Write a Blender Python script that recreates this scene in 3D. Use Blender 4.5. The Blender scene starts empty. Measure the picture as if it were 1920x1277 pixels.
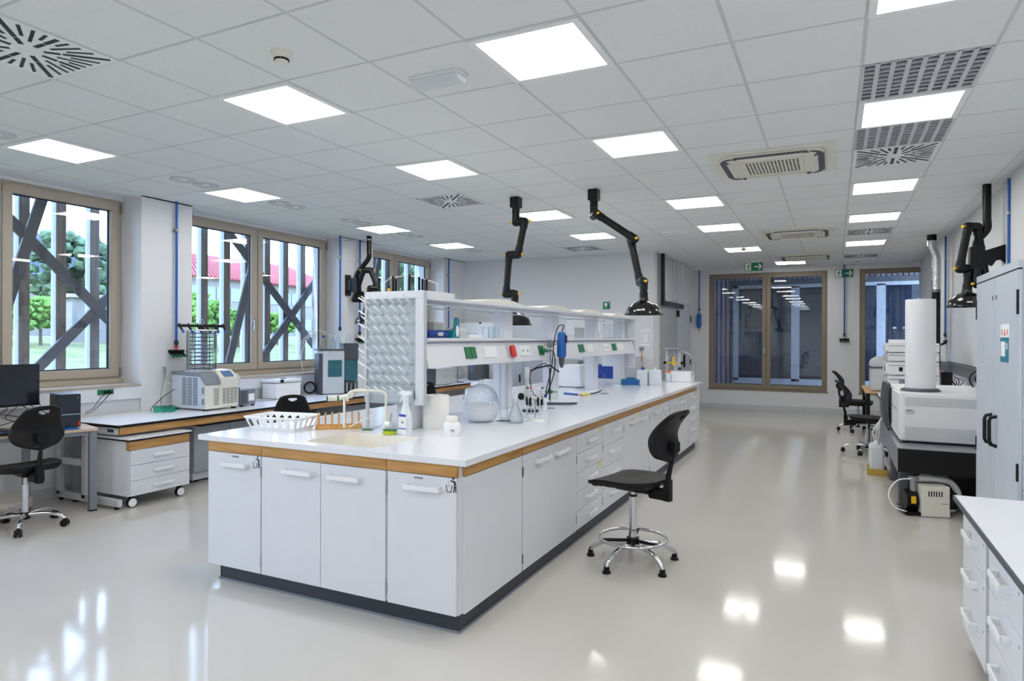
import bpy, bmesh, math, random
from mathutils import Vector, Matrix
random.seed(7)
SC = bpy.context.scene
COL = SC.collection
PI = math.pi
rad = math.radians

# ---------------------------------------------------------------- camera
def set_camera():
    yaw, roll, f, cy = -0.4549, 0.0034, 1233.67, 632.74
    cd = bpy.data.cameras.new('camera')
    cd.sensor_width = 36.0; cd.sensor_fit = 'HORIZONTAL'
    cd.lens = f * 36.0 / 1920.0
    cd.shift_y = -(638.5 - cy) / 1920.0
    cd.clip_start = 0.05; cd.clip_end = 600
    cam = bpy.data.objects.new('camera', cd)
    w = Vector((math.sin(yaw), math.cos(yaw), 0)); r = Vector((math.cos(yaw), -math.sin(yaw), 0)); u = r.cross(w)
    c, s = math.cos(roll), math.sin(roll)
    r2 = c * r + s * u; u2 = -s * r + c * u
    m = Matrix((r2, u2, -w)).transposed().to_4x4()
    m.translation = Vector((0, 0, 1.52))
    cam.matrix_world = m
    COL.objects.link(cam); SC.camera = cam
set_camera()

# ---------------------------------------------------------------- world, sun, exposure
SKY_STRENGTH = 8.0
SUN_STRENGTH = 2.2
PANEL_STRENGTH = 9.8
def set_world():
    w = bpy.data.worlds.new('sky'); SC.world = w; w.use_nodes = True
    nt = w.node_tree; N = nt.nodes; L = nt.links; N.clear()
    out = N.new('ShaderNodeOutputWorld'); bg = N.new('ShaderNodeBackground')
    tc = N.new('ShaderNodeTexCoord'); sep = N.new('ShaderNodeSeparateXYZ'); cr = N.new('ShaderNodeValToRGB')
    L.new(tc.outputs['Generated'], sep.inputs[0]); L.new(sep.outputs['Z'], cr.inputs[0])
    e = cr.color_ramp.elements
    e[0].position = 0.0; e[0].color = (0.56, 0.73, 1.0, 1)
    e[1].position = 0.9; e[1].color = (0.30, 0.52, 1.0, 1)
    m = e.new(0.12); m.color = (0.58, 0.75, 1.0, 1)
    L.new(cr.outputs[0], bg.inputs[0]); bg.inputs[1].default_value = SKY_STRENGTH
    L.new(bg.outputs[0], out.inputs[0])
    sd = bpy.data.lights.new('sun', 'SUN'); sd.energy = SUN_STRENGTH; sd.angle = rad(1.0); sd.color = (1, .96, .9)
    so = bpy.data.objects.new('sun', sd); COL.objects.link(so)
    so.rotation_euler = Vector((0.06, 0.75, -0.62)).to_track_quat('-Z', 'Y').to_euler()
set_world()
vs = SC.view_settings
vs.view_transform = 'Standard'; vs.look = 'None'; vs.gamma = 1.0; vs.use_curve_mapping = False
vs.exposure = 0.48
SC.cycles.use_denoising = True
SC.cycles.max_bounces = 10; SC.cycles.transparent_max_bounces = 24
SC.cycles.diffuse_bounces = 6; SC.cycles.glossy_bounces = 5; SC.cycles.transmission_bounces = 8
SC.cycles.caustics_reflective = False; SC.cycles.caustics_refractive = False
SC.cycles.sample_clamp_indirect = 6.0

# ---------------------------------------------------------------- materials
def lin(c):
    return tuple(((x / 255.0) / 12.92 if x / 255.0 <= 0.04045 else ((x / 255.0 + 0.055) / 1.055) ** 2.4) for x in c)
def mat(name, rgb, rough=0.5, metal=0.0, var=0.04, scale=6.0, bump=0.0, bscale=60.0, coat=0.0, spec=0.5, alpha=1.0):
    m = bpy.data.materials.new(name); m.use_nodes = True
    nt = m.node_tree; N = nt.nodes; L = nt.links
    b = N['Principled BSDF']; c = lin(rgb)
    b.inputs['Roughness'].default_value = rough; b.inputs['Metallic'].default_value = metal
    b.inputs['Specular IOR Level'].default_value = spec
    b.inputs['Coat Weight'].default_value = coat; b.inputs['Coat Roughness'].default_value = 0.05
    tc = N.new('ShaderNodeTexCoord'); nz = N.new('ShaderNodeTexNoise'); nz.inputs['Scale'].default_value = scale
    nz.inputs['Detail'].default_value = 3
    cr = N.new('ShaderNodeValToRGB')
    cr.color_ramp.elements[0].position = 0.3; cr.color_ramp.elements[1].position = 0.7
    cr.color_ramp.elements[0].color = tuple(x * (1 - var) for x in c) + (1,)
    cr.color_ramp.elements[1].color = tuple(min(1, x * (1 + var)) for x in c) + (1,)
    L.new(tc.outputs['Object'], nz.inputs[0]); L.new(nz.outputs[0], cr.inputs[0]); L.new(cr.outputs[0], b.inputs['Base Color'])
    if alpha < 1: b.inputs['Alpha'].default_value = alpha
    if bump > 0:
        n2 = N.new('ShaderNodeTexNoise'); n2.inputs['Scale'].default_value = bscale; bp = N.new('ShaderNodeBump')
        bp.inputs['Strength'].default_value = bump; bp.inputs['Distance'].default_value = 0.01
        L.new(tc.outputs['Object'], n2.inputs[0]); L.new(n2.outputs[0], bp.inputs['Height']); L.new(bp.outputs[0], b.inputs['Normal'])
    return m
def emis(name, rgb, strength):
    m = bpy.data.materials.new(name); m.use_nodes = True; nt = m.node_tree; nt.nodes.clear()
    e = nt.nodes.new('ShaderNodeEmission'); o = nt.nodes.new('ShaderNodeOutputMaterial')
    e.inputs[0].default_value = lin(rgb) + (1,); e.inputs[1].default_value = strength
    nt.links.new(e.outputs[0], o.inputs[0]); return m
def glass(name, tint=(1, 1, 1), refl=1.0, ior=1.45, edge=0.0, edgecol=(0.75, 0.85, 0.9)):
    """thin clear glass: tinted transparency plus fresnel reflection; edge darkens grazing rims"""
    m = bpy.data.materials.new(name); m.use_nodes = True; nt = m.node_tree; N = nt.nodes; L = nt.links; N.clear()
    o = N.new('ShaderNodeOutputMaterial'); t = N.new('ShaderNodeBsdfTransparent'); g = N.new('ShaderNodeBsdfGlossy')
    g.inputs['Roughness'].default_value = 0.01; mx = N.new('ShaderNodeMixShader'); fr = N.new('ShaderNodeFresnel')
    ge = N.new('ShaderNodeNewGeometry'); mr = N.new('ShaderNodeMapRange')   # same reflectance on both faces of the pane
    mr.inputs['To Min'].default_value = ior; mr.inputs['To Max'].default_value = 1.0 / ior
    L.new(ge.outputs['Backfacing'], mr.inputs['Value']); L.new(mr.outputs['Result'], fr.inputs['IOR']); g.inputs['Color'].default_value = (refl, refl, refl, 1)
    if edge > 0:
        lw = N.new('ShaderNodeLayerWeight'); lw.inputs[0].default_value = 0.25
        mc = N.new('ShaderNodeMix'); mc.data_type = 'RGBA'
        mc.inputs[6].default_value = tint + (1,); mc.inputs[7].default_value = tuple(x * (1 - edge) for x in edgecol) + (1,)
        L.new(lw.outputs['Facing'], mc.inputs[0]); L.new(mc.outputs[2], t.inputs[0])
    else: t.inputs[0].default_value = tint + (1,)
    L.new(fr.outputs[0], mx.inputs[0]); L.new(t.outputs[0], mx.inputs[1]); L.new(g.outputs[0], mx.inputs[2]); L.new(mx.outputs[0], o.inputs[0])
    return m
def wood(name, c1, c2, axis='Y', rough=0.4, scale=1.0):
    m = bpy.data.materials.new(name); m.use_nodes = True; nt = m.node_tree; N = nt.nodes; L = nt.links
    b = N['Principled BSDF']; b.inputs['Roughness'].default_value = rough
    tc = N.new('ShaderNodeTexCoord'); mp = N.new('ShaderNodeMapping')
    s = {'X': (1.5, 22, 22), 'Y': (22, 1.5, 22), 'Z': (22, 22, 1.5)}[axis]
    mp.inputs['Scale'].default_value = tuple(x * scale for x in s)
    nz = N.new('ShaderNodeTexNoise'); nz.inputs['Scale'].default_value = 1.6; nz.inputs['Detail'].default_value = 6; nz.inputs['Distortion'].default_value = 0.9
    cr = N.new('ShaderNodeValToRGB'); cr.color_ramp.elements[0].position = 0.32; cr.color_ramp.elements[1].position = 0.68
    cr.color_ramp.elements[0].color = lin(c1) + (1,); cr.color_ramp.elements[1].color = lin(c2) + (1,)
    L.new(tc.outputs['Object'], mp.inputs[0]); L.new(mp.outputs[0], nz.inputs[0]); L.new(nz.outputs[0], cr.inputs[0]); L.new(cr.outputs[0], b.inputs['Base Color'])
    return m
def floor_mat():
    m = mat('resin floor', (193, 190, 185), rough=0.09, var=0.012, scale=1.5, spec=0.26)
    nt = m.node_tree; N = nt.nodes; L = nt.links; b = N['Principled BSDF']
    tc = N.new('ShaderNodeTexCoord'); nz = N.new('ShaderNodeTexNoise'); nz.inputs['Scale'].default_value = 2.2; nz.inputs['Detail'].default_value = 2
    bp = N.new('ShaderNodeBump'); bp.inputs['Strength'].default_value = 0.05; bp.inputs['Distance'].default_value = 0.02
    L.new(tc.outputs['Object'], nz.inputs[0]); L.new(nz.outputs[0], bp.inputs['Height']); L.new(bp.outputs[0], b.inputs['Normal'])
    return m
M = {}
M['floor'] = floor_mat()
M['wall'] = mat('white wall paint', (222, 223, 226), .75, var=.01, scale=2)
M['ceil'] = mat('mineral ceiling tile', (226, 228, 228), .9, var=.015, scale=40)
M['tbar'] = mat('ceiling tee grid', (200, 202, 202), .55)
M['panelframe'] = mat('light panel rim', (232, 234, 234), .5)
M['light'] = emis('led diffuser', (255, 252, 246), PANEL_STRENGTH)
M['white'] = mat('white laminate', (218, 220, 226), .32, var=.01)
M['top'] = mat('white solid worktop', (228, 230, 236), .16, var=.01)
M['sink'] = mat('warm white sink', (222, 217, 206), .3, var=.01)
M['benchtop'] = mat('white bench laminate', (228, 230, 236), .25, var=.01)
M['oak'] = wood('oak edge y', (164, 118, 62), (198, 152, 88), 'Y')
M['oakx'] = wood('oak edge x', (164, 118, 62), (198, 152, 88), 'X')
M['paleoak'] = wood('pale oak desktop', (196, 172, 146), (216, 196, 172), 'Y', .4)
M['plinth'] = mat('dark grey plinth', (46, 50, 60), .45)
M['blackedge'] = mat('black edge', (12, 13, 18), .45, spec=.3)
M['black'] = mat('black plastic', (10, 10, 12), .42, spec=.3)
M['blacksoft'] = mat('black polyurethane', (15, 15, 17), .5, bump=.15, bscale=90, spec=.3)
M['duct'] = mat('black duct plastic', (9, 10, 12), .35, spec=.35)
M['hood'] = mat('glossy black dome', (14, 14, 15), .14, spec=.7)
M['yellow'] = mat('yellow knob', (238, 190, 20), .4)
M['chrome'] = mat('chrome', (215, 217, 220), .1, 1.0, var=.01)
M['steel'] = mat('brushed steel', (168, 170, 172), .32, 1.0)
M['alu'] = mat('crumpled aluminium duct', (205, 206, 208), .25, 1.0, bump=.8, bscale=25)
M['grey'] = mat('grey steel', (128, 134, 144), .45, .2)
M['darkgrey'] = mat('dark grey', (70, 74, 82), .5)
M['midgrey'] = mat('grey laminate', (166, 170, 174), .5)
M['lightgrey'] = mat('light grey', (196, 199, 203), .5)
M['lacq'] = mat('pale grey lacquered steel', (196, 203, 212), .38)
M['beige'] = mat('beige window lacquer', (176, 165, 150), .5, var=.02)
M['beigedark'] = mat('brown window lacquer', (138, 126, 108), .5, var=.02)
M['blue'] = mat('blue pipe', (22, 92, 172), .35)
M['bluedark'] = mat('dark blue plastic', (24, 60, 150), .4)
M['navy'] = mat('navy plastic', (24, 34, 70), .45)
M['green'] = mat('green socket', (16, 110, 66), .4)
M['signgreen'] = mat('sign green', (14, 122, 74), .5, var=.01)
M['signwhite'] = mat('sign white', (240, 244, 242), .5, var=.01)
M['red'] = mat('red plastic', (206, 48, 44), .4)
M['teal'] = mat('teal print', (12, 120, 140), .5)
M['orange'] = mat('orange', (232, 110, 40), .45)
M['whiteplastic'] = mat('white plastic', (235, 236, 238), .35, var=.01)
M['cream'] = mat('cream plastic', (226, 224, 214), .4, var=.01)
M['rackgrey'] = mat('translucent grey rack sheet', (180, 191, 197), .35)
M['paper'] = mat('paper', (238, 238, 240), .8)
M['ink'] = mat('dark ink', (44, 52, 62), .6)
M['inkblue'] = mat('blue ink', (40, 62, 170), .5)
M['tissue'] = mat('paper towel', (236, 234, 230), .9, bump=.3, bscale=70)
M['sponge'] = mat('lime sponge', (196, 214, 60), .9, bump=.6, bscale=200)
M['stickyellow'] = mat('yellow sticker', (222, 222, 110), .7)
M['glasswin'] = glass('window glass', (.96, .98, .98), ior=1.45)
M['glassdark'] = glass('tinted courtyard glass', (.62, .70, .80), ior=1.6)
M['labglass'] = glass('laboratory glass', (.97, .985, .99), ior=1.35, edge=.45)
M['bluebottle'] = glass('blue clear bottle', (.93, .965, .98), ior=1.3, edge=.35)
M['greenbottle'] = glass('green bottle', (.25, .80, .66), ior=1.35, edge=.5, edgecol=(.2, .7, .55))
M['tealglass'] = glass('teal smoked panel', (.18, .42, .45), ior=1.5)
M['milky'] = mat('frosted glass', (226, 230, 236), .35, alpha=.86, var=.01)
M['jug'] = mat('milky polyethylene', (232, 238, 244), .4, alpha=.88, var=.01)
M['hose'] = mat('clear hose', (226, 228, 228), .3, alpha=.75)
M['fin'] = wood('weathered timber fin', (98, 90, 88), (142, 130, 124), 'Z', .8, .5)
M['finwhite'] = mat('silvery timber flank', (168, 174, 186), .8, var=.06)  # daylight on the fin sides painted in as a paler timber
M['brace'] = mat('steel brace', (84, 84, 92), .6, var=.08)
M['slat'] = wood('pale cladding slat', (128, 120, 132), (160, 152, 164), 'Z', .75, .5)
M['slatback'] = mat('cladding shadow board', (30, 28, 42), .8)  # dark backing board visible between the slats
M['upvc'] = mat('white window profile', (170, 176, 188), .45)
M['dark'] = mat('dim room wall', (92, 104, 122), .7)  # blue-grey of the reflected cladding, put into a backing behind the glass
M['grass'] = mat('dry lawn', (98, 104, 58), .95, var=.35, scale=.9)
M['roof'] = mat('red tiled roof', (138, 66, 66), .8, var=.12, scale=3)
M['render'] = mat('pale render', (122, 118, 116), .9)
M['leaf'] = mat('pine foliage', (66, 90, 66), .9, var=.45, scale=3)
M['leaf2'] = mat('bright foliage', (84, 122, 48), .9, var=.45, scale=3)
M['bark'] = mat('bark', (96, 84, 74), .9)
M['hill'] = mat('scrub hill', (44, 52, 60), 1, var=.4, scale=.25)
M['bluepane'] = mat('blue grey pane', (110, 132, 160), .15)
M['amberwood'] = wood('golden rack wood', (196, 142, 72), (224, 176, 104), 'Z', .45)
M['plywood'] = wood('light plywood', (204, 160, 112), (222, 184, 140), 'Y', .5)
M['perf'] = mat('perforation', (120, 124, 130), .6)
M['yellowwater'] = mat('amber tray', (190, 160, 70), .4)
M['bag'] = mat('crumpled plastic bag', (206, 202, 196), .5, bump=.8, bscale=18)
M['lcdteal'] = mat('teal smoked window', (44, 100, 112), .12, var=.15, scale=9)
M['gridsteel'] = mat('table skin', (150, 154, 160), .3, .5)
M['board'] = mat('whiteboard enamel', (244, 246, 248), .15, var=.005)
M['foil'] = mat('clear wrinkled sheet', (226, 229, 234), .22, alpha=.5, bump=.4, bscale=12)
M['shelfsteel'] = mat('dark blued steel shelf', (52, 58, 84), .35, .6)
M['screen'] = mat('dark screen', (30, 34, 40), .12)
M['lcd'] = mat('blue lcd', (92, 122, 168), .15)

# ---------------------------------------------------------------- mesh builder
class MB:
    def __init__(s): s.v = []; s.f = []; s.m = Matrix()
    def add(s, vs, fs):
        n = len(s.v); s.v += [s.m @ Vector(v) for v in vs]; s.f += [tuple(n + i for i in f) for f in fs]; return s
    def box(s, x0, x1, y0, y1, z0, z1):
        if x1 < x0: x0, x1 = x1, x0
        if y1 < y0: y0, y1 = y1, y0
        if z1 < z0: z0, z1 = z1, z0
        return s.add([(x0, y0, z0), (x1, y0, z0), (x1, y1, z0), (x0, y1, z0), (x0, y0, z1), (x1, y0, z1), (x1, y1, z1), (x0, y1, z1)],
              [(0, 3, 2, 1), (4, 5, 6, 7), (0, 1, 5, 4), (1, 2, 6, 5), (2, 3, 7, 6), (3, 0, 4, 7)])
    def cyl(s, p0, p1, r, r1=None, n=16, cap=True):
        p0 = Vector(p0); p1 = Vector(p1); r1 = r if r1 is None else r1
        d = (p1 - p0).normalized(); a = Vector((0, 0, 1)) if abs(d.z) < .9 else Vector((1, 0, 0))
        u = d.cross(a).normalized(); w = d.cross(u)
        vs = []
        for p, q in ((p0, r), (p1, r1)):
            vs += [p + (u * math.cos(2 * PI * i / n) + w * math.sin(2 * PI * i / n)) * q for i in range(n)]
        fs = [(i, i + n, (i + 1) % n + n, (i + 1) % n) for i in range(n)]
        if cap: fs += [tuple(range(n)), tuple(reversed(range(n, 2 * n)))]
        return s.add(vs, fs)
    def tube(s, pts, r, n=8, cap=True, closed=False):
        pts = [Vector(p) for p in pts]; k = len(pts); rs = r if isinstance(r, (list, tuple)) else [r] * k
        vs = []; prev = None
        for i, p in enumerate(pts):
            if closed: t = (pts[(i + 1) % k] - pts[i - 1]).normalized()
            else: t = (pts[min(i + 1, k - 1)] - pts[max(i - 1, 0)]).normalized()
            if prev is None:
                a = Vector((0, 0, 1)) if abs(t.z) < .9 else Vector((1, 0, 0)); u = t.cross(a).normalized()
            else: u = (prev - t * prev.dot(t)).normalized()
            prev = u; w = t.cross(u)
            vs += [p + (u * math.cos(2 * PI * j / n) + w * math.sin(2 * PI * j / n)) * rs[i] for j in range(n)]
        fs = []
        for i in range(k if closed else k - 1):
            a = i * n; b = ((i + 1) % k) * n
            fs += [(a + j, b + j, b + (j + 1) % n, a + (j + 1) % n) for j in range(n)]
        if cap and not closed: fs += [tuple(range(n)), tuple(reversed(range((k - 1) * n, k * n)))]
        return s.add(vs, fs)
    def lathe(s, c, prof, n=24, cap=True):
        c = Vector(c); vs = []; k = len(prof)
        for r, z in prof: vs += [c + Vector((r * math.cos(2 * PI * i / n), r * math.sin(2 * PI * i / n), z)) for i in range(n)]
        fs = []
        for i in range(k - 1): fs += [(i * n + j, i * n + (j + 1) % n, (i + 1) * n + (j + 1) % n, (i + 1) * n + j) for j in range(n)]
        if cap:
            if prof[0][0] > 1e-6: fs.append(tuple(reversed(range(n))))
            if prof[-1][0] > 1e-6: fs.append(tuple(range((k - 1) * n, k * n)))
        return s.add(vs, fs)
    def prism(s, poly, axis, a, b):
        def q(p, t): return {'x': (t, p[0], p[1]), 'y': (p[0], t, p[1]), 'z': (p[0], p[1], t)}[axis]
        n = len(poly); vs = [q(p, a) for p in poly] + [q(p, b) for p in poly]
        return s.add(vs, [tuple(range(n)), tuple(reversed(range(n, 2 * n)))] + [(i, i + n, (i + 1) % n + n, (i + 1) % n) for i in range(n)])
    def grid(s, fn, nu, nv, th=None):
        """closed sheet from fn(u,v)->point; th(u,v)->thickness vector"""
        top = [Vector(fn(i / nu, j / nv)) for j in range(nv + 1) for i in range(nu + 1)]
        bot = [top[j * (nu + 1) + i] + Vector(th(i / nu, j / nv)) for j in range(nv + 1) for i in range(nu + 1)]
        n = len(top); W = nu + 1; fs = []
        for j in range(nv):
            for i in range(nu):
                a = j * W + i; fs.append((a, a + 1, a + 1 + W, a + W)); fs.append((n + a, n + a + W, n + a + 1 + W, n + a + 1))
        for i in range(nu):
            fs.append((i, n + i, n + i + 1, i + 1)); b = nv * W + i; fs.append((b, b + 1, n + b + 1, n + b))
        for j in range(nv):
            a = j * W; fs.append((a, a + W, n + a + W, n + a)); b = a + nu; fs.append((b, n + b, n + b + W, b + W))
        return s.add(top + bot, fs)
    def sph(s, c, rx, ry=None, rz=None, nu=14, nv=8):
        ry = rx if ry is None else ry; rz = rx if rz is None else rz; c = Vector(c); vs = [c + Vector((0, 0, -rz))]
        for j in range(1, nv):
            t = -PI / 2 + PI * j / nv
            vs += [c + Vector((rx * math.cos(t) * math.cos(2 * PI * i / nu), ry * math.cos(t) * math.sin(2 * PI * i / nu), rz * math.sin(t))) for i in range(nu)]
        vs.append(c + Vector((0, 0, rz))); L = len(vs) - 1
        fs = [(0, 1 + (i + 1) % nu, 1 + i) for i in range(nu)]
        for j in range(nv - 2): fs += [(1 + j * nu + i, 1 + j * nu + (i + 1) % nu, 1 + (j + 1) * nu + (i + 1) % nu, 1 + (j + 1) * nu + i) for i in range(nu)]
        b = 1 + (nv - 2) * nu; fs += [(b + i, b + (i + 1) % nu, L) for i in range(nu)]
        return s.add(vs, fs)
def bz(*pts, n=10):
    """catmull-rom through points"""
    P = [Vector(p) for p in pts]; P = [P[0] * 2 - P[1]] + P + [P[-1] * 2 - P[-2]]; out = []
    for i in range(1, len(P) - 2):
        for k in range(n):
            t = k / n; a, b, c, d = P[i - 1:i + 3]
            out.append(.5 * ((2 * b) + (c - a) * t + (2 * a - 5 * b + 4 * c - d) * t * t + (3 * b - a - 3 * c + d) * t ** 3))
    out.append(P[-2]); return out
def rrect(w, h, r, n=5):
    out = []
    for cx, cy, a0 in ((w / 2 - r, h / 2 - r, 0), (-w / 2 + r, h / 2 - r, 90), (-w / 2 + r, -h / 2 + r, 180), (w / 2 - r, -h / 2 + r, 270)):
        out += [(cx + r * math.cos(rad(a0 + 90 * k / n)), cy + r * math.sin(rad(a0 + 90 * k / n))) for k in range(n + 1)]
    return out

def setp(o, label, cat, group, kind):
    if label: o['label'] = label
    if cat: o['category'] = cat
    if group: o['group'] = group
    if kind: o['kind'] = kind
def thing(name, label, cat, loc=(0, 0, 0), rz=0.0, group=None, kind=None):
    o = bpy.data.objects.new(name, None); COL.objects.link(o); o.empty_display_size = .1
    o.location = loc; o.rotation_euler = (0, 0, rz); setp(o, label, cat, group, kind); return o
def chain(o):
    m = Matrix()
    while o is not None:
        m = (Matrix.Translation(o.location) @ Matrix.Rotation(o.rotation_euler.z, 4, 'Z')) @ m; o = o.parent
    return m
def ob(name, b, m, parent=None, label=None, cat=None, group=None, kind=None, w=True, bev=0.0, loc=None):
    """one mesh object. w: builder coordinates are world ones; otherwise local to parent"""
    me = bpy.data.meshes.new(name)
    vs = b.v; base = Vector((0, 0, 0))
    if parent is not None and w:
        inv = chain(parent).inverted(); vs = [inv @ v for v in vs]
    if parent is None:
        base = Vector(loc) if loc is not None else Vector(((min(v.x for v in vs) + max(v.x for v in vs)) / 2, (min(v.y for v in vs) + max(v.y for v in vs)) / 2, min(v.z for v in vs)))
        vs = [v - base for v in vs]
    me.from_pydata([tuple(v) for v in vs], [], b.f); me.update()
    bm = bmesh.new(); bm.from_mesh(me); bmesh.ops.recalc_face_normals(bm, faces=bm.faces)
    if bev > 0:
        es = [e for e in bm.edges if len(e.link_faces) == 2 and e.calc_face_angle(0) > rad(40)]
        bmesh.ops.bevel(bm, geom=es, offset=bev, segments=2, affect='EDGES', clamp_overlap=True)
    for f in bm.faces: f.smooth = True
    bm.to_mesh(me); bm.free(); me.set_sharp_from_angle(angle=rad(38))
    if m is not None: me.materials.append(m)
    o = bpy.data.objects.new(name, me); COL.objects.link(o)
    if parent is not None: o.parent = parent
    else: o.location = base
    setp(o, label, cat, group, kind); return o
def struct(name, b, m, parent=None, loc=None):
    return ob(name, b, m, parent, kind='structure' if parent is None else None, loc=loc)
def dup(root, loc, rz=None, label=None, group=None):
    r = root.copy(); COL.objects.link(r); r.location = loc
    if rz is not None: r.rotation_euler = (0, 0, rz)
    if label: r['label'] = label
    if group: r['group'] = group
    for ch in [o for o in root.children]:
        c = ch.copy(); COL.objects.link(c); c.parent = r
        for g in [o for o in ch.children]:
            d = g.copy(); COL.objects.link(d); d.parent = c
    return r
def text_mb(body, size, origin, right, up, ext=0.0006):
    cu = bpy.data.curves.new('txt', 'FONT'); cu.body = body; cu.size = size; cu.extrude = ext; cu.resolution_u = 3
    cu.align_x = 'CENTER'; cu.align_y = 'CENTER'
    t = bpy.data.objects.new('txt', cu); me = bpy.data.meshes.new_from_object(t)
    right = Vector(right).normalized(); up = Vector(up).normalized(); n = right.cross(up)
    b = MB(); b.m = Matrix((right, up, n)).transposed().to_4x4(); b.m.translation = Vector(origin)
    b.add([tuple(v.co) for v in me.vertices], [tuple(p.vertices) for p in me.polygons])
    bpy.data.objects.remove(t); bpy.data.curves.remove(cu); bpy.data.meshes.remove(me); return b
def handle_mb(c, axis, L, out, drop=0.0):
    """flat white bow pull: c centre, axis unit vector along, out vector to the front"""
    c = Vector(c); a = Vector(axis); o = Vector(out); z = Vector((0, 0, 1)); b = MB()
    def bx(p, da, do, dz):
        vs = [p + a * i * da + o * j * do + z * k * dz for i in (-1, 1) for j in (-1, 1) for k in (-1, 1)]
        b.add(vs, [(0, 1, 3, 2), (4, 6, 7, 5), (0, 4, 5, 1), (2, 3, 7, 6), (0, 2, 6, 4), (1, 5, 7, 3)])
    bx(c + o * .032, L / 2, .004, .013)
    bx(c + a * (L / 2 - .008) + o * .016, .008, .016, .013); bx(c - a * (L / 2 - .008) + o * .016, .008, .016, .013)
    return b
# ================================================================ ROOM SHELL
ZC = 3.009
LX, LXW = -6.57, -6.87           # pillar face, window inner face
XR, YB = 1.50, 14.86             # right wall, back wall
YF = -4.5                        # wall behind the camera
gx = lambda i: -2.2664 + .6 * i
gy = lambda j: 2.8582 + .6 * j
struct('floor', MB().box(-7.1, 1.7, YF - .2, 15.1, -.2, 0), M['floor'], loc=(0, 0, 0))

# ceiling: board, tiles and the tee grid they lie in
AC = [(2, 4), (3, 4), (2, 5), (3, 5)]
lights = [(i, j) for j in (0, 3, 7, 10) for i in (1, -2, -6, 4)] + [(1, 14), (4, 14), (2, 18)] + \
         [(i, j) for j in (-4, -7, -10) for i in (1, -2, -6, 4)]  # these rows are unseen, added behind the camera for illumination
grilles = [(4, 2), (4, 4)]
diffs = [(4, 5), (4, 12), (4, 17), (-3, 5), (-3, 12), (-3, -2)]
skip = set(lights + grilles + diffs)
b = MB()
for i in range(-8, 7):
    for j in range(-13, 21):
        if (i, j) in skip: continue
        x0, x1, y0, y1 = gx(i) + .008, gx(i + 1) - .008, gy(j) + .008, gy(j + 1) - .008
        x0 = max(x0, LX); x1 = min(x1, 1.37); y0 = max(y0, YF); y1 = min(y1, YB)
        if x1 - x0 < .02 or y1 - y0 < .02: continue
        b.box(x0, x1, y0, y1, ZC, ZC + .015)
ceil = struct('ceiling', b, M['ceil'], loc=(0, 0, ZC))
g = MB()
for i in range(-7, 7): g.box(gx(i) - .009, gx(i) + .009, YF, YB, ZC - .0005, ZC + .006) if gx(i) < 1.36 else None
for j in range(-12, 20): g.box(LX, 1.37, gy(j) - .006, gy(j) + .006, ZC - .0003, ZC + .006)
ob('tee_grid', g, M['tbar'], ceil)
ob('slab', MB().box(-7.14, 1.8, YF - .2, 15.2, ZC + .12, ZC + .3), M['wall'], ceil)
e = MB().box(1.37, 1.6, YF, YB, ZC + .03, ZC + .12).box(1.355, 1.372, YF, YB, ZC - .004, ZC + .06)
struct('trim_1', e, M['wall'])

# left wall: pillars, parapet with inner face, lintel
PILL = [(-4.5, -2.9), (.55, 1.2), (4.52, 5.13), (7.68, 8.40), (10.51, 11.30)]
b = MB()
for y0, y1 in PILL[1:]: b.box(-7.15, LX, y0, y1, -.05, ZC + .05)
b.box(-7.15, LX, YF, -2.4, -.05, ZC + .05)
b.box(-7.15, LX - .03, YF, 11.29, -.05, .999)
b.box(-7.15, LXW + .0, YF, 11.30, 2.965, ZC + .1); b.box(LXW, LX, YF, 11.3, ZC - .012, ZC + .1)
struct('wall_left', b, M['wall'])
b = MB()
for y0, y1 in ((1.2, 4.52), (5.13, 7.68), (8.40, 10.51)): b.box(LX - .03, LX + .02, y0 + .002, y1 - .002, .87, .998)
struct('trim_2', b, M['white'])
# wall behind camera, right wall, back walls
struct('wall_front', MB().box(-7.2, 1.8, YF - .2, YF, -.05, ZC + .2), M['wall'])
b = MB().box(XR, XR + .2, YF, 15.1, -.05, ZC + .2)
struct('wall_right', b, M['wall'])
b = MB().box(-7.15, -2.8, 11.28, 11.48, -.05, ZC + .1)
struct('wall_back', b, M['wall'])
b = MB().box(-3.0, -2.8, 11.48, 15.05, -.05, ZC + .1)
struct('wall_side', b, M['wall'])
b = MB(); W1 = (-2.46, -.12, .43, 2.91); W2 = (.46, XR - .0, .43, 2.91)
b.box(-3.0, W1[0], YB, YB + .3, -.05, ZC + .1).box(W1[1], W2[0], YB, YB + .3, -.05, ZC + .1)
b.box(W1[0], W1[1], YB, YB + .3, -.05, W1[2]).box(W1[0], W1[1], YB, YB + .3, W1[3], ZC + .1)
b.box(W2[0], W2[1], YB, YB + .3, -.05, W2[2]).box(W2[0], W2[1], YB, YB + .3, W2[3], ZC + .1)
struct('wall_far', b, M['wall'])
struct('baseboard_far', MB().box(-2.8, XR, YB - .012, YB, 0, .10), M['lightgrey'])
struct('baseboard_back', MB().box(-6.5, -2.8, 11.268, 11.28, 0, .10), M['lightgrey'])
struct('baseboard_left', MB().box(LX, LX + .012, YF, 11.27, 0, .10), M['lightgrey'])
struct('baseboard_right', MB().box(XR - .012, XR, YF, YB - .02, 0, .10), M['lightgrey'])
# shallow pilasters on the right wall
b = MB()
for y0, y1 in ((6.85, 7.85), (11.3, 12.2)): b.box(XR - .035, XR, y0, y1, 0, ZC + .03)
struct('trim_3', b, M['wall'])

struct('wall_upper', MB().box(-7.12, 3.6, YF - .2, 15.15, ZC + .45, 9.0), M['render'])  # unseen upper storey added to keep sun and sky out of the courtyard
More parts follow.
